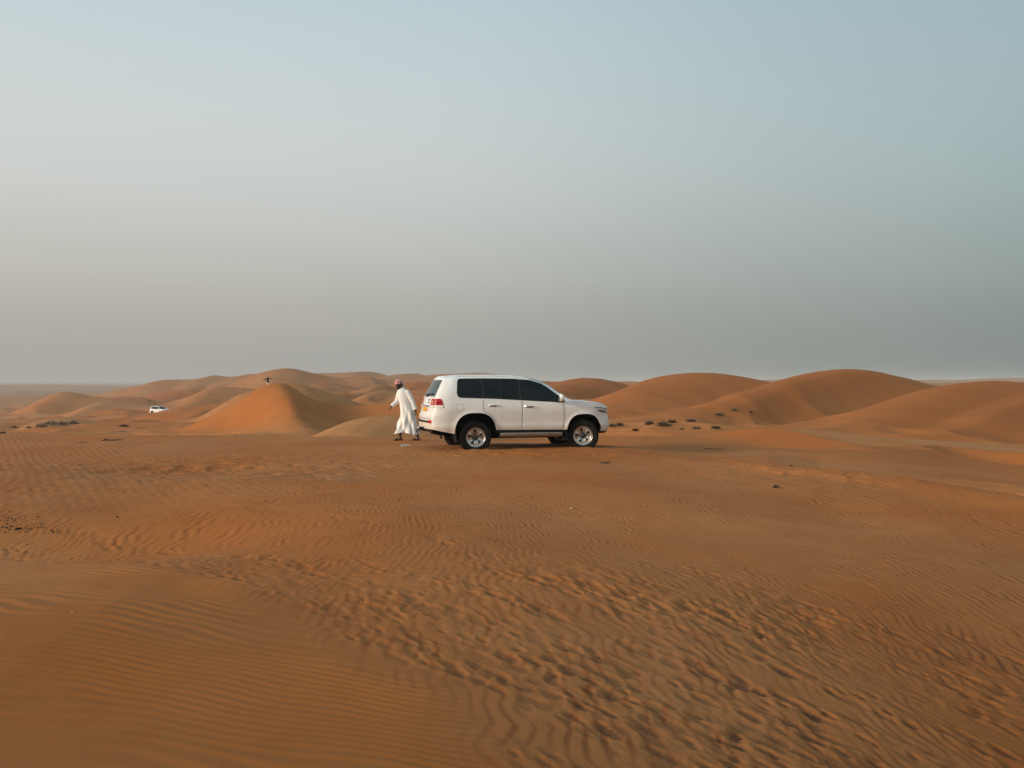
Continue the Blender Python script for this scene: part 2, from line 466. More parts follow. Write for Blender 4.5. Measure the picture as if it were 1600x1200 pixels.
def relief(x, y, near):
    """wind ripples, trodden pits and wheel tracks; near = how much this is the near rise"""
    r = np.hypot(x, y)
    # which side of the trodden band
    by = np.interp(x, [p[0] for p in BAND], [p[1] for p in BAND])
    side = (y - by) * 0.75 + 0.35 * pn(x / .9, y / .9, 60)
    smooth_zone = sstep(0.35, -0.35, side) * sstep(2.5, 1.0, x)
    # ripples whose crests run across the view (bottom left)
    w1x = x + 0.5 * pn(x / 2.6, y / 2.0, 70)
    w1y = y + 0.42 * pn(x / 3.2, y / 1.8, 71) + 0.10 * pn(x / .8, y / .6, 72)
    ph = (0.16 * w1x + w1y) / 0.115 * 2 * np.pi
    ph = ph + 0.5 * np.sin(ph)
    a1 = 0.0085 * (0.65 + 0.5 * pn(x / 1.3, y / 1.0, 73))
    h = smooth_zone * a1 * np.sin(ph)
    # ripples whose crests run away from the camera, bending with the ground
    an = 0.32 * np.tanh(x / 4.0)
    wx = x + 0.60 * pn(x / 3.1, y / 4.0, 80) + 0.12 * pn(x / .55, y / .40, 81)
    wy = y + 0.7 * pn(x / 3.6, y / 4.4, 82) + 0.12 * pn(x / .6, y / .5, 84)
    lam = 0.140
    ph = (wx * 0.92 + wy * (0.18 + an)) / lam * 2 * np.pi + 1.5 * pn(x / .25, y / .36, 83)
    ph = ph - 0.55 * np.sin(ph)
    a2 = np.clip(0.8 + 0.5 * fbm(x / 1.1, y / 1.6, 85, 3), 0.30, 1.4)
    fade = (1 - smooth_zone) * a2 * (1 - sstep(22, 34, r))
    fade = fade * np.clip(.75 + 1.1 * pn(x / .34, y / .50, 88), .1, 1.5)
    h = h + 0.0030 * fade * np.sin(ph)
    # red fine sand settles in the lee troughs, coarse pale grains ride on the crests
    red = fade * sstep(.1, -.8, np.sin(ph + .5))
    # finer second set
    ph = (wx * -0.25 + wy) / 0.17 * 2 * np.pi + 1.2 * pn(x / .5, y / .4, 86)
    h = h + (1 - smooth_zone) * 0.004 * np.clip(0.6 + fbm(x / 1.8, y / 1.5, 87, 2), 0, 1.4) * np.sin(ph) * (1 - sstep(14, 24, r))
    # trodden sand
    trod = sstep(-0.1, 0.5, side) * (0.30 + 0.70 * sstep(-4.5, 0.3, x)) * sstep(12.0, 7.5, y + .8 * pn(x / 1.5, y / 1.5, 89))
    stk = x * .62 + y * .78
    trod = trod * np.clip(.72 + 1.9 * pn(stk / .46, (x * .78 - y * .62) / 9.0, 108), .06, 1.3)
    trod = np.clip(trod * (0.85 + 0.7 * fbm(x / 1.2, y / 1.2, 90, 2)), 0, 1.2)
    xr, yr = x * 0.87 + y * 0.49, x * 0.49 - y * 0.87
    wob = 0.25 * pn(x / .3, y / .3, 91)
    p = pits(xr / 0.105 + wob, yr / 0.19 + wob, 92)
    p2 = pits(xr / 0.08 + wob, yr / 0.13, 94)
    for T in TRACKS[:3]:                                # old wheel ruts, half blown over, full of prints
        dd = seg_dist(x + 0.15 * pn(x / 1.5, y / 1.5, 96), y, T)
        g = np.exp(-(dd / .15) ** 4) * np.clip(.7 + .8 * pn(x / .8, y / .8, 97), 0, 1)
        trod = np.maximum(trod, g * sstep(14, 11, y) * .9)
        h = h - .012 * g
    trod = np.clip(trod, 0, 1.2)
    h = h * (1 - .85 * np.clip(trod, 0, 1)) * (1 - .45 * sstep(-.1, .5, side) * sstep(11, 7, y)) - trod * (1 + .4 * sstep(0, 2.5, x)) * (0.024 * p + 0.009 * p2) + trod * 0.010
    # dark grains mixed with painted-in shade in the hollows, strongest low at the right
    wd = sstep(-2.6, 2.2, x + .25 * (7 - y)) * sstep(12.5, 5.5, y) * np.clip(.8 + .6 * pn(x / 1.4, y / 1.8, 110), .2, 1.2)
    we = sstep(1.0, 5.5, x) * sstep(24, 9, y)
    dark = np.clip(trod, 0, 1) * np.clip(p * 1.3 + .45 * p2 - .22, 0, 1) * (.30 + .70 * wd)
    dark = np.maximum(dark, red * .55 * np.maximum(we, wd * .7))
    # churned patch left of the car
    ch = np.exp(-((x + 6.0) / 3.2) ** 2 - ((y - 20) / 3.4) ** 2) + 0.8 * np.exp(-((x - 6.5) / 3.0) ** 2 - ((y - 19.5) / 2.0) ** 2)
    ch = ch + 0.8 * np.exp(-((x - 0.5) / 4.0) ** 2 - ((y - 24.0) / 1.0) ** 2)
    h = h - ch * 0.05 * pits(x / 0.42 + wob, y / 0.55, 95)
    # wheel tracks
    for i, T in enumerate(TRACKS):
        dd = seg_dist(x + 0.12 * pn(x / 1.5, y / 1.5, 96 + i), y, T)
        g = np.exp(-(dd / .10) ** 4)
        b = np.exp(-((dd - .19) / .06) ** 2)
        broken = np.clip(0.7 + 0.8 * fbm(x / 1.1, y / 1.1, 99 + i, 2), 0.1, 1.2)
        dep = (.0, .0, .0, .022, .022)[i]
        h = h + broken * (-dep * g + 0.35 * dep * b)
    h = h + 0.004 * fbm(x / .6, y / .6, 101, 3)
    # long gentle wind streaks
    h = h + 0.02 * fbm(x / 2.2, y / 3.5, 103, 2) * sstep(3, 6, r)
    # the wheels and feet have settled: keep it calm right under them
    calm = np.exp(-(np.hypot((x - CAR_XY[0]) / 3.0, (y - CAR_XY[1]) / 1.5)) ** 4)
    # sand pushed up round the sunk tyres
    for wx_, wy_ in WHEEL_XY:
        dd = np.hypot(x - wx_, (y - wy_) * 1.3)
        h = h + (.035 + .03 * pn(x / .22, y / .22, 120)) * np.exp(-(dd / .42) ** 4)
    return h * near * (1 - 0.6 * calm), red, np.clip(dark, 0, 1)

def ground_z(x, y):
    xa, ya = np.array([float(x)]), np.array([float(y)])
    z, pl, nr = land(xa, ya)
    return float((z + relief(xa, ya, nr)[0])[0])

def build_ground():
    rs = [0.3]
    while rs[-1] < 11000:
        r = rs[-1]
        if r < 2.6: dr = .07
        elif r < 6: dr = .017
        elif r < 12: dr = .017 + .011 * (r - 6) / 6
        elif r < 35: dr = .028 + .09 * (r - 12) / 23
        else: dr = .118 * (r / 35) ** 1.75
        rs.append(r + dr)
    rs = np.array(rs)
    half = R(32)
    dense = np.linspace(-half, half, 620)
    rest = np.linspace(half, 2 * np.pi - half, 92)[1:-1]
    th = np.concatenate([dense, rest])
    n, m = len(rs), len(th)
    X = rs[:, None] * np.sin(th)[None, :]
    Y = rs[:, None] * np.cos(th)[None, :]
    xf, yf = X.ravel(), Y.ravel()
    z, pale, near = land(xf, yf)
    sel = (np.hypot(xf, yf) < 36) & (yf > -3)
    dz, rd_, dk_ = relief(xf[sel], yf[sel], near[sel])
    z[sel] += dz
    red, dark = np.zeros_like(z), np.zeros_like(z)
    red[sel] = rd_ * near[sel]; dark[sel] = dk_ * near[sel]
    co = np.empty((n * m + 1, 3), np.float32)
    co[:-1, 0], co[:-1, 1], co[:-1, 2] = xf, yf, z
    co[-1] = (0, 0, float(z[:m].mean()))
    i = np.arange(n - 1)[:, None]; j = np.arange(m)[None, :]
    j2 = (j + 1) % m
    quads = np.stack(np.broadcast_arrays(i * m + j, i * m + j2, (i + 1) * m + j2, (i + 1) * m + j), -1).reshape(-1, 4)
    tris = np.stack([np.full(m, n * m), (np.arange(m) + 1) % m, np.arange(m)], -1)
    loops = np.concatenate([quads.ravel(), tris.ravel()]).astype(np.int32)
    # wind the faces so that they look up
    starts = np.concatenate([np.arange(len(quads)) * 4, len(quads) * 4 + np.arange(m) * 3]).astype(np.int32)
    quads = quads[:, ::-1]; tris = tris[:, ::1]
    loops = np.concatenate([quads.ravel(), tris.ravel()]).astype(np.int32)
    me = bpy.data.meshes.new('sand_ground')
    me.vertices.add(len(co)); me.vertices.foreach_set('co', co.ravel())
    me.loops.add(len(loops)); me.loops.foreach_set('vertex_index', loops)
    me.polygons.add(len(starts)); me.polygons.foreach_set('loop_start', starts)
    me.update(calc_edges=True)
    me.shade_smooth()
    at = me.attributes.new('pale', 'FLOAT', 'POINT')
    at.data.foreach_set('value', np.append(pale, 0.3).astype(np.float32))
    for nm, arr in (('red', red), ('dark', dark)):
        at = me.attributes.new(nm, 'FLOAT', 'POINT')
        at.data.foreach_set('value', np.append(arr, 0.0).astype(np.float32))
    o = bpy.data.objects.new('sand_ground', me)
    col.objects.link(o)
    tag(o, kind='structure')
    return o

def sand_material():
    m = bpy.data.materials.new('sand')
    m.use_nodes = True
    nt = m.node_tree; N, L = nt.nodes, nt.links
    b = N['Principled BSDF']
    b.inputs['Roughness'].default_value = 0.95
    b.inputs['Specular IOR Level'].default_value = 0.12
    geo = N.new('ShaderNodeNewGeometry')
    def noise(scale, detail=5, rough=.55, stretch=None):
        n = N.new('ShaderNodeTexNoise')
        n.inputs['Scale'].default_value = scale
        n.inputs['Detail'].default_value = detail
        n.inputs['Roughness'].default_value = rough
        src = geo.outputs['Position']
        if stretch:
            mp = N.new('ShaderNodeMapping')
            mp.inputs['Scale'].default_value = stretch
            L.new(src, mp.inputs[0]); src = mp.outputs[0]
        L.new(src, n.inputs['Vector'])
        return n.outputs['Fac']
    def rng_(src, a, bb, c=0.0, d=1.0):
        r = N.new('ShaderNodeMapRange')
        for k, v in zip((1, 2, 3, 4), (a, bb, c, d)): r.inputs[k].default_value = v
        L.new(src, r.inputs[0]); return r.outputs[0]
    def mixc(f, c1, c2, mode='MIX'):
        x = N.new('ShaderNodeMixRGB'); x.blend_type = mode
        L.new(f, x.inputs['Fac']) if not isinstance(f, float) else setattr(x.inputs['Fac'], 'default_value', f)
        for k, c in (('Color1', c1), ('Color2', c2)):
            if isinstance(c, tuple): x.inputs[k].default_value = (*c, 1)
            else: L.new(c, x.inputs[k])
        return x.outputs[0]
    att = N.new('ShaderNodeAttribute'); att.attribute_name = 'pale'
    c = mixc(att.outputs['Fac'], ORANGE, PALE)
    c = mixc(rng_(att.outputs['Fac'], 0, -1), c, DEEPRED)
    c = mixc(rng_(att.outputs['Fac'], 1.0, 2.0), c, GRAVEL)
    c = mixc(rng_(noise(0.35, 4), .4, .7, 0, .35), c, DEEP)
    c = mixc(rng_(noise(2.6, 5), .45, .75, 0, .22), c, DEEP)
    ar = N.new('ShaderNodeAttribute'); ar.attribute_name = 'red'
    c = mixc(rng_(ar.outputs['Fac'], 0, 1, 0, .65), c, REDFINE)
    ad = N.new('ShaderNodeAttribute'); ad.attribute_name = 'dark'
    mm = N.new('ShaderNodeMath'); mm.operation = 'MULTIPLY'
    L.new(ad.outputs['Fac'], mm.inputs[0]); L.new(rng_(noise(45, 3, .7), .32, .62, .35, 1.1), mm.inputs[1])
    c = mixc(rng_(mm.outputs[0], 0, 1, 0, .9), c, GRAIN_SHADE)  # dark grains, and shade put into the colour of the hollows
    # grains: darker and paler specks
    c = mixc(rng_(noise(160, 2, .7), .45, .8, 0, .40), c, (.16, .08, .04))
    c = mixc(rng_(noise(95, 2, .7, (1, 1.3, 1)), .55, .8, 0, .35), c, (.52, .31, .15))
    L.new(c, b.inputs['Base Color'])
    # fine relief: grains, and the far ripples that the mesh is too coarse for
    bp = N.new('ShaderNodeBump'); bp.inputs['Distance'].default_value = .006; bp.inputs['Strength'].default_value = .7
    L.new(noise(55, 5, .65), bp.inputs['Height'])
    wv = N.new('ShaderNodeTexWave')
    wv.wave_type = 'BANDS'; wv.bands_direction = 'X'
    wv.inputs['Scale'].default_value = 1.8
    wv.inputs['Distortion'].default_value = 5.0
    wv.inputs['Detail'].default_value = 2.0
    wv.inputs['Detail Scale'].default_value = .25
    mp = N.new('ShaderNodeMapping'); mp.inputs['Rotation'].default_value = (0, 0, R(-28))
    L.new(geo.outputs['Position'], mp.inputs[0]); L.new(mp.outputs[0], wv.inputs['Vector'])
    sp = N.new('ShaderNodeSeparateXYZ'); L.new(geo.outputs['Position'], sp.inputs[0])
    far = rng_(sp.outputs['Y'], 10, 19, 0, 1)
    mu = N.new('ShaderNodeMath'); mu.operation = 'MULTIPLY'
    mu2 = N.new('ShaderNodeMath'); mu2.operation = 'MULTIPLY'
    L.new(far, mu2.inputs[0]); L.new(rng_(att.outputs['Fac'], 0, .8, .30, 1.0), mu2.inputs[1])
    L.new(mu2.outputs[0], mu.inputs[0]); L.new(wv.outputs['Fac'], mu.inputs[1])
    bp2 = N.new('ShaderNodeBump'); bp2.inputs['Distance'].default_value = .016; bp2.inputs['Strength'].default_value = .5
    L.new(mu.outputs[0], bp2.inputs['Height']); L.new(bp.outputs[0], bp2.inputs['Normal'])
    L.new(bp2.outputs[0], b.inputs['Normal'])
    return m
ORANGE, PALE, DEEP, GRAVEL = (.415, .136, .031), (.44, .210, .083), (.30, .087, .020), (.27, .185, .13)
DEEPRED, REDFINE, GRAIN_SHADE = (.29, .078, .016), (.32, .088, .020), (.050, .026, .024)
ground = build_ground()
ground.data.materials.append(sand_material())

_ray_y = np.concatenate([np.arange(3.0, 40, .03), np.geomspace(40, 6000, 2500)])
def ground_at(u, v, y0=3.0):
    """the first point of the ground on the line of sight through photo pixel u, v"""
    y = _ray_y[_ray_y >= y0]
    x = (u - U0) / FPX * y
    zr = CZ - (v - V0) / FPX * y
    z, pl, nr = land(x, y)
    k = np.nonzero(z >= zr)[0]
    k = int(k[0]) if len(k) else int(np.argmin(zr - z))
    xx, yy = float(x[k]), float(y[k])
    return Vector((xx, yy, ground_z(xx, yy) if yy < 36 else float(z[k])))
# ------------------------------------------------------------------ the off-road car
def painted(name, base, dusty=True):
    """car paint with road dust: more towards the sills"""
    m = material(name, base, 0.32, coat=0.6)
    nt = m.node_tree; N, L = nt.nodes, nt.links
    b = N['Principled BSDF']
    tc = N['Texture Coordinate'] if 'Texture Coordinate' in N else N.new('ShaderNodeTexCoord')
    sp = N.new('ShaderNodeSeparateXYZ'); L.new(tc.outputs['Object'], sp.inputs[0])
    n = N.new('ShaderNodeTexNoise'); n.inputs['Scale'].default_value = 3.0; n.inputs['Detail'].default_value = 5
    L.new(tc.outputs['Object'], n.inputs['Vector'])
    r = N.new('ShaderNodeMapRange')
    for k, v in zip((1, 2, 3, 4), (1.15, .42, .04, .95)): r.inputs[k].default_value = v
    L.new(sp.outputs['Z'], r.inputs[0])
    mu = N.new('ShaderNodeMath'); mu.operation = 'MULTIPLY'
    L.new(r.outputs[0], mu.inputs[0]); L.new(n.outputs['Fac'], mu.inputs[1])
    mx = N.new('ShaderNodeMixRGB')
    mx.inputs['Color1'].default_value = (*base, 1)
    mx.inputs['Color2'].default_value = (.56, .40, .26, 1)
    L.new(mu.outputs[0], mx.inputs['Fac']); L.new(mx.outputs[0], b.inputs['Base Color'])
    ro = N.new('ShaderNodeMapRange')
    for k, v in zip((1, 2, 3, 4), (0, .5, .28, .55)): ro.inputs[k].default_value = v
    L.new(mu.outputs[0], ro.inputs[0]); L.new(ro.outputs[0], b.inputs['Roughness'])
    return m
M = {
    'paint': painted('white_car_paint', (.80, .80, .785)),
    'glass': material('tinted_glass', (.004, .008, .010), .05, spec=.22, noise=(3.0, (.016, .018, .018), .5)),
    'glass_rear': material('dusty_rear_glass', (.007, .020, .019), .10, spec=.28, noise=(6.0, (.05, .075, .065), .5)),
    'seal': material('black_rubber', (.010, .010, .011), .55),
    'plastic': material('black_plastic', (.007, .007, .008), .7, spec=.2, noise=(9.0, (.03, .022, .016), .5)),
    'tyre': material('tyre_rubber', (.007, .007, .008), .95, spec=.12, noise=(7.0, (.035, .025, .018), .4), bump=(60, .003)),
    'alloy': material('silver_alloy', (.46, .455, .44), .30, metal=.85, noise=(8.0, (.45, .38, .30), .5)),
    'dark_metal': material('dark_metal', (.04, .04, .042), .45, metal=.5),
    'chrome': material('chrome', (.75, .75, .74), .12, metal=1.0),
    'red': material('red_lamp_lens', (.42, .004, .010), .25, spec=.25, coat=.1),
    'red_dark': material('dark_red_lamp_lens', (.12, .002, .006), .25, spec=.25, coat=.1),
    'clear': material('clear_lamp_lens', (.72, .70, .66), .10, coat=.6),
    'lamp_in': material('lamp_reflector', (.55, .53, .48), .18, metal=.8),
    'gap': material('dusty_gap', (.16, .14, .12), .7),
    'head': material('headlight_glass', (.42, .46, .48), .06, coat=.8, noise=(9.0, (.68, .70, .70), .9)),
    'lamp_dark': material('lamp_inside', (.16, .11, .07), .25, metal=.3),
    'amber': material('amber_lens', (.42, .22, .06), .2, coat=.4),
    'plate': material('yellow_plate', (.72, .36, .02), .4, noise=(14, (.50, .22, .02), .5)),
    'under': material('underbody', (.006, .006, .007), .95, spec=.1),
    'step': material('aluminium_step', (.40, .41, .40), .38, metal=.7, noise=(6, (.30, .24, .17), .5)),
}
REAR, FRONT = -2.47, 2.17
AX_R, AX_F, WHEEL_Z, WHEEL_R = -1.41, 1.415, .295, .39
def itp(x, pts):
    return float(np.interp(x, [p[0] for p in pts], [p[1] for p in pts]))
def sm(x, pts):
    """interpolation through points with eased corners"""
    h = .06
    return sum(itp(x + k * h, pts) for k in (-1, -.5, 0, .5, 1)) / 5
def z_arch(X):
    best = None
    for c, w, top in ((AX_R, .535, .925), (AX_F, .47, .875)):
        q = abs(X - c) / w
        if q < 1:
            return .40 + (top - .40) * (1 - q ** 2.9) ** .52
    return None
def z_bot(X):
    base = itp(X, [(-2.5, .52), (-2.3, .47), (-1.97, .40), (-.9, .485), (.93, .475), (1.86, .41), (2.17, .41)])
    a = z_arch(X)
    return base if a is None else max(base, a)
def z_belt(X):
    return sm(X, [(-2.5, 1.315), (-1.9, 1.305), (-.9, 1.270), (.0, 1.215), (.8, 1.17), (1.2, 1.165), (1.6, 1.135), (1.95, 1.085), (2.17, 1.02)])
def z_top(X):
    return sm(X, [(-2.5, 1.865), (-2.2, 1.885), (-1.6, 1.900), (-.9, 1.905), (-.35, 1.890), (-.05, 1.862), (.20, 1.795), (.50, 1.655), (.78, 1.465), (1.04, 1.262), (1.14, 1.240),
                  (1.5, 1.225), (1.8, 1.185), (2.02, 1.125), (2.17, 1.045)])
def half_w(X):
    w = .965
    if X < -2.05:
        q = (-2.05 - X) / .45
        w = .80 + .165 * math.sqrt(max(0, 1 - q * q))
    if X > 1.45:
        q = (X - 1.45) / .72
        w = .70 + .265 * max(0, 1 - q ** 2.4) ** .55
    return w
def flare(X, z):
    f = 0
    for c, w, top in ((AX_R, .535, .925), (AX_F, .47, .875)):
        d = math.hypot((X - c) / w, max(z - .40, 0) / (top - .40))
        f = max(f, math.exp(-((d - 1.0) / .13) ** 2))
    return .022 * f
def side_y(X, z):
    """how far the lower body side stands off the plain width"""
    d = itp(z, [(.38, -.045), (.50, -.012), (.58, .006), (.66, -.010), (.80, -.008), (.95, .0), (1.05, -.003), (1.18, -.022), (1.30, -.040)])
    return d + flare(X, z)
def shear(X, z):
    r = itp(z, [(.4, .05), (.55, .0), (.85, .0), (.93, .05), (1.15, .075), (1.32, .12), (1.80, .35), (1.88, .40), (1.95, .46)])
    rf = max(0.0, 1 - (X - REAR) / .85)
    f = itp(z, [(.38, -.10), (.48, 0), (.70, .0), (.78, -.03), (1.0, -.05)])
    ff = max(0.0, 1 - (FRONT - X) / .5)
    return r * rf * rf * (3 - 2 * rf) + f * ff
def S(X, t, sgn=-1, off=0.0):
    """point on the body skin; t 0..1 bottom to belt, 1..2 belt to roof edge, 2..3 roof edge to centre"""
    zb, zl, zt = z_bot(X), z_belt(X), z_top(X)
    ze = zl + max(zt - zl, .02) * .90
    hw = half_w(X)
    lean = .235 * (ze - zl) / .55
    if t <= 1:
        z = zb + (zl - zb) * t
        y = hw + side_y(X, z)
    elif t <= 2:
        q = t - 1
        z = zl + (ze - zl) * q
        yb = hw + side_y(X, zl)
        y = yb - lean * (q ** 1.35) - .03 * q ** 6
    else:
        q = t - 2
        yb = hw + side_y(X, zl) - lean - .03
        a = q * math.pi / 2
        y = yb * (1 - q) if q > .0 else yb
        z = ze + (zt - ze) * (1 - (1 - q) ** 3.2)
    bow = 0.0
    if t > 1:                                         # windscreen bows forward in plan
        wz = max(0, 1 - abs(X - .50) / .60)
        bow = .16 * wz * (1 - (y / .80) ** 2)
        if bow < 0: bow = 0
    return Vector((X + shear(X, z) + bow, sgn * (y + off), z + (off if t > 2 else 0)))
def nrm(X, t, sgn=-1):
    e = .01
    a = S(X + e, t, sgn) - S(X - e, t, sgn)
    t0, t1 = max(t - .02, 0), min(t + .02, 3)
    b = S(X, t1, sgn) - S(X, t0, sgn)
    n = a.cross(b).normalized()
    if n.y * sgn < 0 and abs(n.y) > .15: n = -n
    elif abs(n.y) <= .15 and n.z < 0: n = -n
    return n
def t_of(X, z):
    zb, zl, zt = z_bot(X), z_belt(X), z_top(X)
    ze = zl + max(zt - zl, .02) * .90
    if z <= zl: return max(0, (z - zb) / (zl - zb))
    return min(2.0, 1 + (z - zl) / (ze - zl))
def rear_x(y, z):
    """the tail surface"""
    hw = S(REAR, t_of(REAR, z))
    return hw.x - .07 * (1 - min(1, (y / hw.y) ** 2))
def front_x(y, z):
    hw = S(FRONT, t_of(FRONT, min(z, .955)))
    return hw.x + .075 * (1 - min(1, (y / hw.y) ** 2))

def body_mesh():
    mb = MB()
    xs = [REAR + .45 * (1 - math.cos(k / 14 * math.pi / 2)) for k in range(14)]
    x = REAR + .45
    while x < 1.45:
        xs.append(x); x += .024
    xs += [1.45 + .72 * math.sin(k / 30 * math.pi / 2) for k in range(31)]
    # exact stations at the arch ends so that they stay crisp
    for c, w in ((AX_R, .535), (AX_F, .47)):
        for e_ in (-w - .004, -w + .002, -w + .010, -w + .03, w - .03, w - .010, w - .002, w + .004): xs.append(c + e_)
    xs = sorted(xs)
    ts = [k / 18 for k in range(18)] + [1 + k / 10 for k in range(10)] + [2 + (k / 12) ** 1.6 for k in range(13)]
    for sg in (-1, 1):
        mb.grid([[S(X, t, sg) for t in ts] for X in xs])
        # turned-in lip round the bottom edge
        mb.grid([[S(X, 0, sg), S(X, 0, sg) + Vector((0, -sg * .05, .012))] for X in xs])
    for Xe, bul in ((REAR, -.07), (FRONT, .075)):
        rows = []
        for t in ts[:-1]:
            a, b = S(Xe, t, -1), S(Xe, t, 1)
            row = []
            for k in range(17):
                q = k / 16
                p = a.lerp(b, q)
                s_ = 2 * q - 1
                p.x += bul * (1 - s_ * s_) * (1 if t < 2 else max(0, 1 - (t - 2)))
                row.append(p)
            rows.append(row)
        mb.grid(rows)
    return mb

def patch(outline_b, outline_t, x0, x1, sg, off=.005, nx=26, nz=7, rim=True):
    """a panel on the side: bottom and top curves z(X); sits proud of the skin"""
    mb = MB()
    rows, base = [], []
    for i in range(nx + 1):
        q = i / nx
        q = .5 - .5 * math.cos(q * math.pi)
        X = x0 + (x1 - x0) * q
        b, t = outline_b(X), outline_t(X)
        row = []
        for j in range(nz + 1):
            z = b + (t - b) * j / nz
            tt = t_of(X, z)
            row.append(S(X, tt, sg) + nrm(X, tt, sg) * off)
        rows.append(row)
        base.append([S(X, t_of(X, z), sg) - nrm(X, t_of(X, z), sg) * .004 for z in (b, t)])
    mb.grid(rows)
    if rim:
        mb.grid([[base[i][0], rows[i][0]] for i in range(nx + 1)])
        mb.grid([[rows[i][-1], base[i][1]] for i in range(nx + 1)])
        for i in (0, nx):
            n = len(rows[i])
            inn = [base[i][0].lerp(base[i][1], j / (n - 1)) for j in range(n)]
            mb.grid([[rows[i][j], inn[j]] for j in range(n)])
    return mb

def strip(pts, sg, w=.009, off=.0025):
    """a narrow line lying on the side skin through points (x, z)"""
    mb = MB()
    P = []
    for (xa, za), (xb, zb) in zip(pts[:-1], pts[1:]):
        for k in range(6):
            P.append((xa + (xb - xa) * k / 6, za + (zb - za) * k / 6))
    P.append(pts[-1])
    rows = []
    for i, (x, z) in enumerate(P):
        xa, za = P[max(i - 1, 0)]; xb, zb = P[min(i + 1, len(P) - 1)]
        d = math.hypot(xb - xa, zb - za) or 1
        nx, nz = -(zb - za) / d * w / 2, (xb - xa) / d * w / 2
        row = []
        for s_ in (-1, 1):
            X, z2 = x + s_ * nx, z + s_ * nz
            tt = t_of(X, z2)
            row.append(S(X, tt, sg) + nrm(X, tt, sg) * off)
        rows.append(row)
    return mb.grid(rows)

def rear_patch(y0, y1, zlo, zhi, off=.006, ny=12, nz=6, fn=rear_x, sgn=-1, rim=True):
    """panel on the tail; y0(z), y1(z) give the sides"""
    mb = MB(); rows, base = [], []
    for j in range(nz + 1):
        z = zlo + (zhi - zlo) * j / nz
        a, b = y0(z), y1(z)
        rows.append([Vector((fn(a + (b - a) * k / ny, z) + sgn * off, a + (b - a) * k / ny, z)) for k in range(ny + 1)])
        base.append([Vector((fn(a + (b - a) * k / ny, z) - sgn * .006, a + (b - a) * k / ny, z)) for k in range(ny + 1)])
    mb.grid(rows)
    if rim:
        mb.grid([rows[0], base[0]]); mb.grid([rows[-1], base[-1]])
        mb.grid([[rows[j][0], base[j][0]] for j in range(nz + 1)])
        mb.grid([[rows[j][-1], base[j][-1]] for j in range(nz + 1)])
    return mb

def lathe(profile, n=48, y_sign=1):
    """profile (radius, y) turned round the wheel axle (y)"""
    mb = MB()
    return mb.grid([[Vector((r * math.sin(2 * math.pi * k / n), y, r * math.cos(2 * math.pi * k / n))) for k in range(n)] for r, y in profile], close=True)

def wheel_parts():
    """meshes of tyre, rim, hub with the outer face towards -y"""
    T = MB()
    prof = [(.235, .10), (.26, .115), (.32, .130), (.365, .128), (.385, .110), (.390, .085), (.390, -.085), (.385, -.110), (.365, -.128), (.32, -.130), (.262, -.115), (.236, -.104)]
    T = lathe(prof, 64)
    for k in range(44):                               # tread blocks
        a = 2 * math.pi * k / 44
        for y in (-.088, -.03, .03, .088):
            aa = a + (.07 if abs(y) < .05 else 0)
            Mx = Matrix.Rotation(aa, 3, 'Y')
            T.box(Mx @ Vector((0, y, .392)), (.036, .046, .014), Mx)
    for k in range(44):                               # shoulder lugs
        a = 2 * math.pi * k / 44
        Mx = Matrix.Rotation(a, 3, 'Y')
        T.box(Mx @ Vector((0, -.121, .372)), (.026, .012, .032), Mx)
    tyre = T.mesh('tyre', M['tyre'])
    rim = lathe([(.236, .10), (.205, .09), (.20, -.04), (.218, -.075), (.236, -.108), (.243, -.112), (.246, -.104), (.236, -.095)], 48)
    # outer ring of the face
    rim.grid([[Vector((r * math.sin(2 * math.pi * k / 48), y, r * math.cos(2 * math.pi * k / 48))) for k in range(48)] for r, y in ((.222, -.070), (.228, -.100), (.200, -.098), (.186, -.086), (.186, -.06))], close=True)
    # five broad spokes, hollowed at the sides so that five dark openings remain
    for s_ in range(5):
        a0 = 2 * math.pi * s_ / 5 + .31
        top, bot = [], []
        for q in range(9):
            r = .055 + (.205 - .055) * q / 8
            hw = .056 + .016 * (q / 8) + .040 * max(0, (q / 8 - .55)) ** 1.2 * 2
            hw = min(hw, r * .66)
            y = -.070 - .030 * math.sin(q / 8 * math.pi * .62)
            cr = []
            for w_ in (-1, -.86, -.45, 0, .45, .86, 1):
                dip = .012 * (1 - abs(w_)) if abs(w_) < .5 else 0
                yy = y + dip + (.026 if abs(w_) == 1 else 0)
                v = Vector((w_ * hw, yy, r))
                cr.append(Matrix.Rotation(a0, 3, 'Y') @ v)
            top.append(cr)
        rim.grid(top)
    rim_m = rim.mesh('rim', M['alloy'])
    hub = lathe([(.066, -.070), (.063, -.096), (.048, -.104), (.048, -.118), (.030, -.124), (.001, -.125)], 24)
    for k in range(5):
        a = 2 * math.pi * k / 5
        hub.tube([(.060 * math.sin(a), -.095, .060 * math.cos(a)), (.060 * math.sin(a), -.112, .060 * math.cos(a))], .009, 8)
    hub_m = hub.mesh('hub_cap', M['dark_metal'])
    disc = lathe([(.001, -.030), (.165, -.030), (.170, -.02), (.170, -.004), (.05, -.002)], 32)
    disc_m = disc.mesh('brake_disc', M['dark_metal'])
    return tyre, rim_m, hub_m, disc_m
WHEEL = wheel_parts()

def mesh_obj(name, me, parent):
    o = bpy.data.objects.new(name, me)
    col.objects.link(o); o.parent = parent
    return o

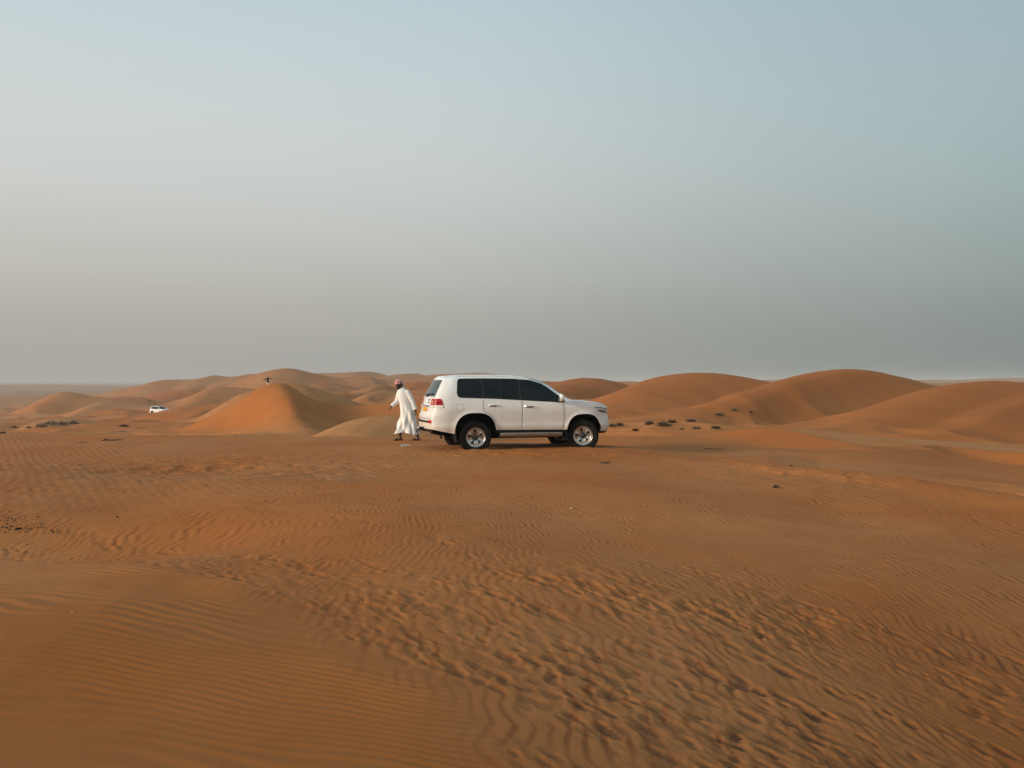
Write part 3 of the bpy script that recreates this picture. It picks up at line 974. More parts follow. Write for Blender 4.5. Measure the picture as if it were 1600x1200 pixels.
def make_car():
    car = empty('off_road_car')
    body = body_mesh().build('body', M['paint'], car)
    # underbody, wheel housings, chassis: dark
    ub = MB()
    ub.box((-.02, 0, .49), (1.80, 1.74, .10))
    ub.box((.05, 0, .37), (2.0, 1.15, .24)); ub.box((-1.95, .1, .44), (.55, 1.0, .20))
    ub.box((-2.12, 0, .55), (.40, 1.45, .16)); ub.box((2.0, 0, .52), (.26, 1.25, .12))
    ub.box((0, .40, .40), (4.3, .10, .12)); ub.box((0, -.40, .40), (4.3, .10, .12))
    for ax in (AX_R, AX_F):
        ub.tube([(ax, -.72, WHEEL_Z), (ax, .72, WHEEL_Z)], .055, 12)
        ub.ell((ax, .1, WHEEL_Z), (.15, .17, .14))
        ub.tube([(ax + .18, -.55, .40), (ax + .05, -.52, .85)], .045, 8)
        ub.tube([(ax + .18, .55, .40), (ax + .05, .52, .85)], .045, 8)
    ub.tube([(-2.25, .45, .40), (-1.7, .5, .42), (.6, .35, .38)], .035, 8)
    ub.tube([(-2.05, -.62, .50), (-2.03, -.62, .36)], .035, 8)
    ub.build('chassis', M['under'], car)
    for ax, w, top in ((AX_R, .535, .925), (AX_F, .47, .875)):
        for sg in (-1, 1):
            h = MB()
            rows = []
            for k in range(25):
                q = -1 + 2 * k / 24
                X = ax + q * w * 1.01
                z = .40 + (top + .02 - .40) * (1 - min(1, abs(q)) ** 2.9) ** .52
                rows.append([Vector((X, sg * .93, z)), Vector((X, sg * .50, z)), Vector((ax + q * w * .9, sg * .48, .40))])
            h.grid(rows)
            h.build('wheel_housing', M['under'], car)
    # floor closing the cabin from below, and the far tail/nose undersides
    fl = MB()
    fl.grid([[Vector((X, -.86 if abs(X) < 2.1 else -.7, .56)), Vector((X, .86 if abs(X) < 2.1 else .7, .56))] for X in (-.88, .93)])
    fl.build('floor_pan', M['under'], car)
    for ax, st in ((AX_R, 0.0), (AX_F, R(-20))):
        for sg in (-1, 1):
            w = mesh_obj('wheel', WHEEL[0], car)
            w.location = (ax, sg * .835, WHEEL_Z)
            w.rotation_euler = (0, R(23 * (ax + 2)), st if sg < 0 else st + math.pi)
            mesh_obj('rim', WHEEL[1], w); mesh_obj('hub_cap', WHEEL[2], w); mesh_obj('brake_disc', WHEEL[3], w)
    # ---- sides
    def belt(X): return z_belt(X) + .022
    def wtop(X):
        return min(itp(X, [(-2.0, 1.778), (-1.2, 1.790), (-.4, 1.782), (.05, 1.745), (.30, 1.665), (.50, 1.545), (.70, 1.385), (.93, 1.19)]), z_belt(X) + (z_top(X) - z_belt(X)) * .90 - .004)
    def rounded(b, t, x0, x1, r0, r1):
        def k(X):
            s_ = 0
            if X < x0 + r0: s_ = max(s_, 1 - math.sqrt(max(0, 1 - ((x0 + r0 - X) / r0) ** 2)))
            if X > x1 - r1: s_ = max(s_, 1 - math.sqrt(max(0, 1 - ((X - x1 + r1) / r1) ** 2)))
            return s_
        return (lambda X: b(X) + k(X) * min(.16, (t(X) - b(X)) * .45)), (lambda X: t(X) - k(X) * min(.10, (t(X) - b(X)) * .45))
    for sg in (-1, 1):
        # black surround first, panes 4 mm proud of it
        b, t = rounded(lambda X: belt(X) - .012, lambda X: wtop(X) + .014, -1.925, .90, .13, .02)
        patch(b, t, -1.925, .895, sg, .003, 60, 6).build('window_surround', M['seal'], car)
        b, t = rounded(belt, wtop, -1.90, -1.235, .12, .015)
        patch(b, t, -1.90, -1.235, sg, .007, 24, 6).build('window', M['glass'], car)
        b, t = rounded(belt, wtop, -1.195, -.285, .015, .015)
        w2 = patch(b, t, -1.195, -.285, sg, .007, 24, 6).build('window', M['glass'], car)
        b, t = rounded(belt, wtop, -.235, .85, .015, .02)
        patch(b, t, -.235, .85, sg, .007, 30, 6).build('window', M['glass'], car)
        strip([(-.76, belt(-.76)), (-.745, wtop(-.745))], sg, .02, .0095).build('window_bar', M['seal'], car)
        # doors, a little proud of the body, with dark gaps round them
        def dbot(X):
            a = z_arch(X)
            return .505 if a is None else max(.505, a + .045)
        def rear_door_front(z): return -.225
        seamR = [(-1.215, 1.268), (-1.215, 1.00), (-1.19, .95), (-1.10, .92), (-1.00, .84), (-.925, .70), (-.885, .58), (-.86, .51)]
        seamB = [(-.215, 1.225), (-.215, .90), (-.235, .60), (-.27, .51)]
        seamF = [(.865, 1.16), (.885, .95), (.88, .70), (.84, .51)]
        for s_ in (seamR, seamB, seamF):
            strip(s_, sg, .008, .0035).build('door_gap', M['seal'], car)
        def door_panel(xa, xb, name):
            return patch(lambda X: dbot(X), lambda X: z_belt(X) - .012, xa, xb, sg, .0045, 26, 14)
        d1 = door_panel(-.845, -.245, 'rear').build('door', M['paint'], car)
        d2 = door_panel(-.195, .835, 'front').build('door', M['paint'], car)
        for d, hx, hz in ((d1, -.97, 1.115), (d2, -.045, 1.075)):
            tt = t_of(hx, hz)
            c = S(hx, tt, sg); n = nrm(hx, tt, sg)
            hb = MB()
            hb.tube([c + Vector((-.115, 0, 0)) + n * .008, c + Vector((-.09, 0, 0)) + n * .034, c + n * .040, c + Vector((.09, 0, 0)) + n * .034, c + Vector((.115, 0, 0)) + n * .008], [(.012, .017), (.015, .021), (.015, .022), (.015, .021), (.012, .017)], 10)
            hb.build('handle', M['chrome'] if d is d2 else M['paint'], d)
            cup = MB(); cup.box(c + n * .006 + Vector((0, 0, -.022)), (.17, .006, .020))
            cup.build('handle_recess', M['dark_metal'], d)
        # sill, running board with brackets
        sill = MB(); sill.box((.01, sg * .900, .445), (1.78, .05, .085)); sill.build('sill', M['plastic'], car)
        rb = MB()
        rb.tube([(-.80, sg * .985, .355), (-.70, sg * 1.0, .355), (.70, sg * 1.0, .350), (.80, sg * .985, .350)], [(.035, .06), (.035, .075), (.035, .075), (.03, .06)], 10)
        o = rb.build('running_board', M['step'], car)
        br = MB()
        for X in (-.62, .0, .62): br.box((X, sg * .93, .345), (.06, .14, .03))
        br.box((.0, sg * .955, .325), (1.66, .07, .022))
        br.build('bracket', M['plastic'], o)
        # mud flaps
        for X, z0 in ((AX_R - .50, .19), (AX_F - .47, .20)):
            mf = MB(); mf.box((X, sg * .84, z0 + .17), (.02, .24, .36), Matrix.Rotation(R(-6), 3, 'Y')); mf.build('mud_flap', M['plastic'], car)
        # fuel lid on the right side
        if sg < 0:
            fb = lambda X: 0.985; ft = lambda X: 1.150
            strip([(-1.925, .985), (-1.925, 1.150), (-1.715, 1.150), (-1.715, .985), (-1.925, .985)], sg, .005, .0025).build('fuel_lid', M['gap'], car)
        # door mirror
        hx = .73
        c = S(hx, t_of(hx, 1.22), sg)
        mi = MB()
        cc = c + Vector((.02, sg * .155, .085))
        mi.ell(cc, (.085, .115, .10), None, 16, 10)
        mo = mi.build('mirror', M['paint'], car)
        am = MB(); am.tube([c + Vector((.03, -sg * .01, -.01)), c + Vector((.025, sg * .08, .015)), cc + Vector((0, 0, -.075))], [(.05, .03), (.04, .025), (.05, .04)], 8)
        am.build('mirror_foot', M['seal'], mo)
        gl = MB(); gl.ell(cc + Vector((-.080, 0, 0)), (.012, .095, .075)); gl.build('mirror_glass', M['chrome'], mo)
        # head lamp wrapping round the corner
        hb = lambda X: itp(X, [(1.66, 1.055), (1.74, .98), (1.88, .905), (2.17, .87)])
        ht = lambda X: itp(X, [(1.66, 1.065), (1.9, 1.045), (2.17, .995)])
        hl = patch(hb, ht, 1.665, 2.166, sg, .006, 20, 5).build('headlight', M['head'], car)
        db = lambda X: itp(X, [(1.78, .965), (1.88, .925), (2.1, .895)]); dt = lambda X: itp(X, [(1.78, .975), (1.86, .985), (1.97, .965), (2.1, .93)])
        patch(db, dt, 1.785, 2.09, sg, .011, 12, 3).build('lamp_unit', M['lamp_dark'], hl)
        patch(lambda X: ht(X) - .018, lambda X: ht(X) - .001, 1.68, 2.14, sg, .010, 12, 2).build('lamp_brow', M['dark_metal'], hl)
        # tail lamp: wraps from the side on to the tail
        tb, tt_ = (lambda X: itp(X, [(-2.5, 1.06), (-2.05, 1.06)])), (lambda X: itp(X, [(-2.5, 1.29), (-2.36, 1.285), (-2.30, 1.20), (-2.26, 1.08)]))
        tl = patch(tb, tt_, -2.468, -2.265, sg, .010, 16, 6).build('tail_light', M['red'], car)
        rear_patch(lambda z: sg * .50, lambda z: sg * .802, 1.06, 1.29, .012).build('inner_lens', M['red'], tl)
        rear_patch(lambda z: sg * .50, lambda z: sg * .802, 1.06, 1.125, .018, nz=2).build('reversing_lens', M['clear'], tl)
        patch(lambda X: 1.058, lambda X: 1.122, -2.466, -2.275, sg, .014, 10, 2).build('side_lens', M['clear'], tl)
        rear_patch(lambda z: sg * .58, lambda z: sg * .70, 1.165, 1.235, .017, nz=2).build('indicator_lens', M['amber'], tl)
        patch(lambda X: 1.17, lambda X: 1.20, -2.45, -2.31, sg, .0125, 10, 2).build('lens_band', M['red_dark'], tl)
        # red reflector low in the bumper
        rear_patch(lambda z: sg * .60, lambda z: sg * .79, .665, .745, .014, nz=2).build('reflector', M['red'], car)
    # ---- tail
    rg = rear_patch(lambda z: -(.66 - .11 * (z - 1.33) / .45), lambda z: (.66 - .11 * (z - 1.33) / .45), 1.345, 1.762, .006, 18, 10).build('rear_window', M['glass_rear'], car)
    rw = MB()
    zz = 1.385
    rw.tube([(rear_x(0, zz) - .03, .02, zz), (rear_x(-.25, zz + .01) - .03, -.25, zz + .012), (rear_x(-.5, zz + .03) - .03, -.48, zz + .03)], .012, 6)
    rw.ell((rear_x(0, 1.36) - .02, .03, 1.365), (.03, .05, .035))
    rw.build('rear_wiper', M['seal'], rg)
    rear_patch(lambda z: -.50, lambda z: .50, 1.075, 1.120, .018, nz=2).build('chrome_trim', M['chrome'], car)
    rear_patch(lambda z: -.26, lambda z: .26, .955, 1.065, .016, nz=2, ny=8).build('number_plate', M['plate'], car)
    bs = rear_patch(lambda z: -.56, lambda z: .56, .680, .725, .030, nz=2).build('bumper_step', M['plastic'], car)
    # hatch gaps
    for z0, z1, a in ((.775, .785, .74), (1.322, 1.330, .70)):
        rear_patch(lambda z: -a, lambda z: a, z0, z1, .003, nz=1, rim=False).build('tailgate_gap', M['seal'], car)
    # badges on the tailgate: two small dark marks
    for z0, z1 in ((1.235, 1.275), (1.17, 1.20)):
        rear_patch(lambda z: -.36, lambda z: -.24, z0, z1, .009, nz=1, ny=3).build('badge', M['dark_metal'], car)
    th = MB()
    th.tube([(-2.35, -.02, .50), (-2.60, -.02, .50)], .038, 10)
    th.ell((-2.64, -.02, .515), (.05, .05, .05))
    th.box((-2.56, -.02, .50), (.05, .22, .10))
    th.tube([(-2.56, .09, .50), (-2.66, .11, .47), (-2.60, .10, .42)], .022, 8)
    hh = th.build('tow_hitch', M['dark_metal'], car)
    MB().ell((-2.665, -.06, .525), (.035, .035, .035)).build('hitch_ball', M['chrome'], hh)
    lo = MB()
    lo.grid([[Vector((rear_x(y, .54) + dx, y, z)) for dx, z in ((.01, .53), (.03, .44), (.30, .40))] for y in [(-.78 + 1.56 * k / 12) for k in range(13)]])
    lo.build('bumper_apron', M['plastic'], car)
    # ---- nose
    gr = rear_patch(lambda z: -.42, lambda z: .42, .80, .955, .008, fn=front_x, sgn=1).build('grille', M['seal'], car)
    for z in (.815, .852, .889, .926):
        rear_patch(lambda q: -.41, lambda q: .41, z, z + .017, .022, fn=front_x, sgn=1, nz=1).build('grille_bar', M['chrome'], gr)
    rear_patch(lambda z: -.50, lambda z: .50, .52, .64, .006, fn=front_x, sgn=1, nz=2).build('air_intake', M['seal'], car)
    for sg in (-1, 1):
        rear_patch(lambda z: sg * .54, lambda z: sg * .68, .55, .63, .012, fn=front_x, sgn=1, nz=2, ny=4).build('fog_lamp', M['clear'], car)
    rear_patch(lambda z: -.26, lambda z: .26, .655, .765, .014, fn=front_x, sgn=1, nz=2).build('number_plate', M['plate'], car)
    ap = MB()
    ap.grid([[Vector((front_x(y, .45) + dx, y, z)) for dx, z in ((-.0, .41), (-.06, .365), (-.30, .36))] for y in [(-.66 + 1.32 * k / 12) for k in range(13)]])
    ap.build('front_apron', M['plastic'], car)
    # ---- windscreen and the bonnet edges
    ws = MB(); rows = []
    for k in range(15):
        X = .05 + (1.02 - .05) * k / 14
        row = []
        for q in range(21):
            s_ = -1 + 2 * q / 20
            tt = 3 - abs(s_) * .93
            row.append(S(X, tt, -1 if s_ < 0 else 1) + Vector((.55, 0, .8)).normalized() * .006)
        rows.append(row)
    ws.grid(rows); wso = ws.build('windscreen', M['glass'], car)
    for sg in (-1, 1):
        wi = MB()
        wi.tube([S(1.06, 2.45, sg) + Vector((.02, 0, .02)), S(.98, 2.8, sg) + Vector((.02, 0, .025)), S(.94, 2.95, sg) + Vector((.02, 0, .025))], .01, 6)
        wi.build('wiper', M['seal'], wso)
        hg = MB()
        P = [(S(1.06 + (2.06 - 1.06) * k / 20, 1.55 - .1 * k / 20, sg) + Vector((0, sg * .0035, 0))) for k in range(21)]
        hg.grid([[p + Vector((0, 0, -.004)), p + Vector((0, 0, .004))] for p in P])
        hg.build('bonnet_gap', M['gap'], car)
    # roof: shallow ribs at the edges, aerial
    for sg in (-1, 1):
        rr = MB()
        rr.tube([S(-1.95 + 1.9 * k / 12, 2.10, sg) + Vector((0, 0, .004)) for k in range(13)], [(.008, .014)] * 13, 6)
        rr.build('roof_moulding', M['paint'], car)
    # settle the body on its deflated tyres
    def lower(o):
        for ch in o.children:
            if ch.name.startswith('wheel') and not ch.name.startswith('wheel_h'): continue
            ch.data.transform(Matrix.Diagonal((1, 1, .965, 1)))
            lower(ch)
    lower(car)
    return car

car = make_car()
car.location = (CAR_XY[0], CAR_XY[1], CAR_Z)
car.rotation_euler = (0, 0, CAR_YAW)
tag(car, 'large white off-road car parked in the foreground behind the walking man', 'car')

# the same kind of car far off at the left, sunk behind a dune
far_car = copy_tree(car)
far_car.location = FAR_CAR
far_car.rotation_euler = (0, R(-1.5), R(-34))
tag(far_car, 'tiny distant white off-road car half hidden behind a dune at the left', 'car')
# ------------------------------------------------------------------ people
def remesh(o, voxel, smooth=6):
    md = o.modifiers.new('remesh', 'REMESH')
    md.mode = 'VOXEL'; md.voxel_size = voxel; md.use_smooth_shade = True
    if smooth:
        s_ = o.modifiers.new('smooth', 'SMOOTH')
        s_.factor = .5; s_.iterations = smooth
    return o
def checked_cloth():
    m = material('red_white_headcloth', (.62, .10, .12), .85)
    nt = m.node_tree; N, L = nt.nodes, nt.links
    tc = N.new('ShaderNodeTexCoord')
    ck = N.new('ShaderNodeTexChecker')
    ck.inputs['Scale'].default_value = 42
    ck.inputs['Color1'].default_value = (.55, .045, .06, 1)
    ck.inputs['Color2'].default_value = (.70, .56, .52, 1)
    n = N.new('ShaderNodeTexNoise'); n.inputs['Scale'].default_value = 9
    L.new(tc.outputs['Object'], n.inputs['Vector'])
    mx = N.new('ShaderNodeMixRGB'); mx.inputs['Fac'].default_value = .05
    L.new(tc.outputs['Object'], mx.inputs['Color1']); L.new(n.outputs['Color'], mx.inputs['Color2'])
    L.new(mx.outputs[0], ck.inputs['Vector'])
    mx2 = N.new('ShaderNodeMixRGB'); mx2.inputs['Color2'].default_value = (.55, .05, .07, 1)
    r = N.new('ShaderNodeMapRange'); r.inputs[1].default_value = .45; r.inputs[2].default_value = .6; r.inputs[4].default_value = .8
    L.new(n.outputs['Fac'], r.inputs[0]); L.new(r.outputs[0], mx2.inputs['Fac'])
    L.new(ck.outputs['Color'], mx2.inputs['Color1'])
    L.new(mx2.outputs[0], N['Principled BSDF'].inputs['Base Color'])
    return m
PM = {
    'skin': material('dark_brown_skin', (.085, .040, .026), .55, noise=(20, (.06, .028, .018), .6)),
    'robe': material('white_cotton', (.80, .79, .77), .9, spec=.15, bump=(60, .002), noise=(5, (.72, .69, .65), .5)),
    'scarf': checked_cloth(),
    'scarf_pale': material('pale_cloth_tail', (.62, .56, .54), .9),
    'beard': material('black_beard', (.010, .008, .008), .9, bump=(80, .01)),
    'eye': material('eye', (.25, .22, .20), .3),
    'black': material('black_cotton', (.010, .010, .012), .9),
    'pale': material('pale_trousers', (.62, .57, .50), .9),
}
def hand(mb, wrist, d, palm_n, thumb, size=1.0, curl=.5):
    """palm and five bent fingers; d = pointing direction, palm_n = where the palm faces, thumb = side of the thumb"""
    d, n, t = Vector(d).normalized(), Vector(palm_n), Vector(thumb)
    n = (n - d * n.dot(d)).normalized()
    t = (t - d * t.dot(d) - n * t.dot(n)).normalized()
    w = Vector(wrist)
    Mx = Matrix((t, d, n)).transposed()
    mb.ell(w + d * .045 * size, (.042 * size, .058 * size, .018 * size), Mx, 12, 8)
    mb.tube([w - d * .03, w + d * .02 * size], [.027 * size, .026 * size], 10)
    for k, (s_, ln) in enumerate(((.032, .072), (.011, .082), (-.011, .076), (-.032, .060))):
        p = w + d * .088 * size + t * s_ * size
        pts = [p - d * .02 * size, p]
        ang, q = 0.0, p
        for j, f in enumerate((.45, .32, .23)):
            ang += curl * (.55 + .2 * j)
            dirv = d * math.cos(ang) + n * math.sin(ang)
            q = q + dirv * ln * f * size
            pts.append(q)
        mb.tube(pts, [.0098 * size, .0096 * size, .0090 * size, .0082 * size, .0068 * size], 8)
    p = w + d * .022 * size + t * .034 * size
    mb.tube([p - t * .015, p, p + (d * .6 + t * .75) * .034 * size, p + (d * .95 + t * .7 + n * .3) * .052 * size], [.012 * size, .012 * size, .0105 * size, .008 * size], 8)
def foot(mb, ankle, toe_dir, L=.25):
    a = Vector(ankle); t = Vector(toe_dir); t.z = 0; t.normalize()
    g = Vector((a.x, a.y, 0))
    heel = g - t * .055 + Vector((0, 0, .035))
    ball = g + t * (L - .115) + Vector((0, 0, .026))
    mb.tube([a + Vector((0, 0, .08)), a, g + Vector((0, 0, .05)) + t * .02], [.042, .040, .042], 12)
    mb.tube([heel - t * .02, heel + t * .03, g + t * .06 + Vector((0, 0, .040)), ball, ball + t * .03], [(.030, .028), (.036, .034), (.038, .036), (.022, .046), (.018, .044)], 12)
    sd = Vector((-t.y, t.x, 0))
    for k in range(5):
        o_ = (k - 2) * .018
        p = ball + t * (.025 - .008 * abs(k - 1.2)) + sd * o_ + Vector((0, 0, -.006))
        r = .015 if k == 0 else .0105
        mb.tube([p, p + t * .022, p + t * (.045 if k == 0 else .038)], [r, r, r * .75], 8)

def make_man():
    root = empty('person')
    # ---- body: one continuous surface
    b = MB()
    H = Vector((-.195, -.05, 1.635))
    f = Vector((-.80, -.52, -.30)).normalized()          # where the face looks
    up = Vector((-.20, 0, 1.0)); up = (up - f * up.dot(f)).normalized()
    rt = f.cross(up)
    HM = Matrix((rt, f, up)).transposed()
    def hp(x, y, z): return H + HM @ Vector((x, y, z))
    b.ell(H + HM @ Vector((0, -.012, .022)), (.074, .094, .098), HM, 20, 14)      # skull
    b.ell(hp(0, .020, -.045), (.058, .066, .072), HM, 16, 10)                     # jaw
    b.ell(hp(0, .060, -.088), (.026, .024, .022), HM, 12, 8)                      # chin
    b.tube([hp(0, .082, .022), hp(0, .100, -.005), hp(0, .108, -.026)], [.009, .012, .015], 8)   # nose
    b.ell(hp(-.013, .094, -.030), (.010, .012, .008), HM, 8, 6); b.ell(hp(.013, .094, -.030), (.010, .012, .008), HM, 8, 6)
    b.tube([hp(-.045, .070, .028), hp(0, .088, .030), hp(.045, .070, .028)], [.010, .011, .010], 8)   # brow
    b.tube([hp(-.022, .084, -.056), hp(0, .092, -.054), hp(.022, .084, -.056)], [.006, .008, .006], 8)  # lips
    for s_ in (-1, 1):
        b.ell(hp(s_ * .076, -.012, -.010), (.010, .020, .032), HM, 10, 8)         # ears
        b.ell(hp(s_ * .038, .062, -.022), (.022, .018, .020), HM, 10, 8)          # cheeks
    neck = Vector((-.10, -.01, 1.47))
    chest, pelvis = Vector((-.055, -.01, 1.27)), Vector((.01, 0, .93))
    b.tube([hp(0, -.015, -.05), neck, chest + Vector((0, 0, .08))], [.056, .058, .08], 14)
    b.tube([neck, chest + Vector((0, 0, .06)), chest, chest.lerp(pelvis, .5), pelvis, pelvis - Vector((0, 0, .10))], [.07, (.13, .11), (.15, .12), (.135, .11), (.15, .12), (.12, .10)], 16)
    shR, elR, wrR = Vector((-.195, .05, 1.41)), Vector((-.275, .00, 1.135)), Vector((-.425, -.08, .995))
    shL, elL, wrL = Vector((.065, -.08, 1.395)), Vector((.190, -.11, 1.135)), Vector((.265, -.12, .885))
    for sh, el, wr in ((shR, elR, wrR), (shL, elL, wrL)):
        b.tube([chest + Vector((0, 0, .10)), sh, sh.lerp(el, .5), el, el.lerp(wr, .4), wr], [.07, .055, .048, .040, .038, .026], 12)
    hand(b, wrR, (-.62, -.20, -.76), (.55, .25, -.45), (-.3, -.9, 0), 1.0, .55)
    hand(b, wrL, (.14, -.05, -1.0), (-.9, .2, 0), (-.2, -1, 0), 1.0, .42)
    hipR, knR, anR = Vector((-.05, .04, .90)), Vector((-.19, .01, .50)), Vector((-.235, -.01, .085))
    hipL, knL, anL = Vector((.065, -.05, .90)), Vector((.155, -.05, .50)), Vector((.285, -.04, .095))
    for hp_, kn, an in ((hipR, knR, anR), (hipL, knL, anL)):
        b.tube([hp_, hp_.lerp(kn, .5), kn, kn.lerp(an, .35), an], [.085, .075, .054, .052, .036], 12)
    foot(b, anR, (-1, -.15, 0)); foot(b, anL, (-1, -.12, 0))
    body = remesh(b.build('body', PM['skin'], root), .0055, 2)
    for s_ in (-1, 1):
        e_ = MB(); e_.ell(hp(s_ * .031, .073, .006), (.013, .010, .008), HM, 10, 8)
        e_.build('eye', PM['eye'], body)
    # ---- beard
    bd = MB()
    bd.ell(hp(0, .030, -.078), (.062, .062, .052), HM, 14, 10)
    bd.ell(hp(0, .066, -.095), (.036, .032, .040), HM, 12, 8)
    for s_ in (-1, 1): bd.tube([hp(s_ * .066, .005, .0), hp(s_ * .064, .018, -.04), hp(s_ * .040, .05, -.085)], [.014, .020, .026], 8)
    bd.tube([hp(-.030, .088, -.050), hp(0, .100, -.042), hp(.030, .088, -.050)], [.007, .009, .007], 8)
    remesh(bd.build('beard', PM['beard'], root), .006, 2)
    # ---- headcloth: wound cap with rolls, a tail down the neck
    sc = MB()
    rows = []
    for i in range(9):
        a = i / 8 * math.pi * .52
        rows.append([hp(.088 * math.sin(a) * math.cos(q), -.014 + .110 * math.sin(a) * math.sin(q), .030 + .112 * math.cos(a)) for q in [2 * math.pi * k / 20 for k in range(20)]])
    sc.grid(rows, close=True)
    n0 = len(sc.v) - 20
    sc.f.append(tuple(range(n0, n0 + 20)))
    sc.f.append(tuple(reversed(range(n0 - 160, n0 - 140))))
    for z0, r_, tl in ((.048, .018, .020), (.074, .020, -.018), (.098, .017, .012)):
        P = []
        for k in range(25):
            q = 2 * math.pi * k / 24
            kk = 1 - max(0, z0 - .05) * 4.5
            P.append(hp(.084 * kk * math.cos(q), -.014 + .104 * kk * math.sin(q), z0 + tl * math.sin(q + z0 * 30)))
        sc.tube(P, r_, 8)
    sc.ell(hp(-.03, .06, .095), (.035, .03, .022), HM, 10, 8)
    so = remesh(sc.build('headcloth', PM['scarf'], root), .007, 2)
    tl = MB()
    tl.tube([hp(-.02, -.095, .06), hp(-.02, -.118, -.02), hp(-.015, -.115, -.09), hp(-.01, -.120, -.16)], [(.030, .055), (.030, .062), (.026, .062), (.014, .055)], 12)
    tl.tube([hp(.03, -.085, .05), hp(.05, -.095, -.03), hp(.045, -.10, -.11)], [(.025, .04), (.025, .045), (.014, .04)], 10)
    remesh(tl.build('headcloth_tail', PM['scarf_pale'], so), .007, 2)
    # ---- robe
    rb = MB()
    RG = [(1.545, -.165, -.045, .062, 0), (1.505, -.20, .0, .085, 0), (1.455, -.232, .070, .118, .1), (1.36, -.243, .095, .140, .2), (1.19, -.222, .105, .148, .35), (1.06, -.192, .132, .150, .5),
          (.91, -.178, .185, .158, .7), (.80, -.182, .212, .170, .85), (.724, -.192, .228, .180, 1), (.63, -.220, .245, .195, 1.1), (.537, -.252, .256, .205, 1.2), (.44, -.282, .264, .215, 1.3), (.35, -.306, .272, .225, 1.35),
          (.27, -.345, .290, .240, 1.5), (.205, -.372, .300, .248, 1.5), (.19, -.365, .293, .243, 1.5), (.215, -.290, .245, .195, 1.2), (.40, -.20, .18, .12, .5)]
    rows = []
    n = 96
    for i, (z, xa, xb, hy, fo) in enumerate(RG):
        row = []
        for k in range(n):
            q = 2 * math.pi * k / n
            # folds run from the hip obliquely to the front hem
            tw = 2.6 * (z - .2)
            fold = .040 * math.sin(8 * q + 3.2 * tw) + .022 * math.sin(13 * q - 2.1 * tw + 1) + .022 * math.sin(5 * q + 5 * tw)
            # cloth hollows between the two legs below the knees
            hol = .10 * max(0, .62 - z) * math.exp(-((math.cos(q) - .05) / .35) ** 2)
            m_ = 1 + fo * fold * (2.0 if fo > .6 else 1.2)
            cx, hx = (xa + xb) / 2, (xb - xa) / 2
            ex = 2.4
            c_, s_ = math.cos(q), math.sin(q)
            cc = math.copysign(abs(c_) ** (2 / ex), c_); ss = math.copysign(abs(s_) ** (2 / ex), s_)
            zz = z
            if .18 < z < .3 and fo > 1: zz = z - .035 * math.cos(q - .6) * .6 + .02 * math.sin(3 * q + 1)
            row.append(Vector((cx + hx * cc * m_, -.01 + (hy * m_ - hol) * ss, zz)))
        rows.append(row)
    rb.grid(rows, close=True)
    rb.f.append(tuple(range(n))); k0 = (len(rows) - 1) * n
    rb.f.append(tuple(k0 + j for j in reversed(range(n))))
    def sleeve(sh, el, wr, inn):
        P = [inn, sh, sh.lerp(el, .33), sh.lerp(el, .66), el, el.lerp(wr, .4), el.lerp(wr, .75), el.lerp(wr, .93), el.lerp(wr, .95)]
        rad = [.090, .078, .074, .070, .066, .064, .064, .068, .050]
        rb.tube(P, rad, 20)
        for k in range(7):                                # creases round the elbow and the forearm
            q = .18 + .11 * k
            a = sh.lerp(el, q * 1.25) if q < .8 else el.lerp(wr, (q - .8) * 3)
            d = (el - sh).normalized() if q < .8 else (wr - el).normalized()
            o_ = d.orthogonal().normalized()
            o_ = Matrix.Rotation(k * 1.9, 3, d) @ o_
            s2 = d.cross(o_)
            rb.tube([a + o_ * .052 + s2 * .05 - d * .03, a + o_ * .070, a + o_ * .050 - s2 * .05 + d * .03], [.010, .016, .010], 6)
    sleeve(shR, elR, wrR, Vector((-.11, .01, 1.40)))
    sleeve(shL, elL, wrL, Vector((-.03, -.02, 1.40)))
    ro = remesh(rb.build('robe', PM['robe'], root), .0085, 7)
    pk = MB()                                             # collar band
    pk.tube([Vector((-.105 + .066 * math.cos(q), -.012 + .062 * math.sin(q), 1.545)) for q in [2 * math.pi * k / 20 for k in range(21)]], .010, 8)
    pk.build('collar', PM['robe'], ro)
    def lean(o):                                          # he leans into his stride
        for ch in o.children:
            ch.data.transform(Matrix(((1, 0, -.05, .03), (0, 1, 0, 0), (0, 0, 1, 0), (0, 0, 0, 1))))
            lean(ch)
    lean(root)
    return root
man = make_man()
mz = ground_z(*MAN_XY)
man.location = (MAN_XY[0], MAN_XY[1], mz - .004)
tag(man, 'barefoot man in a white robe and red checked headcloth striding behind the car', 'person')

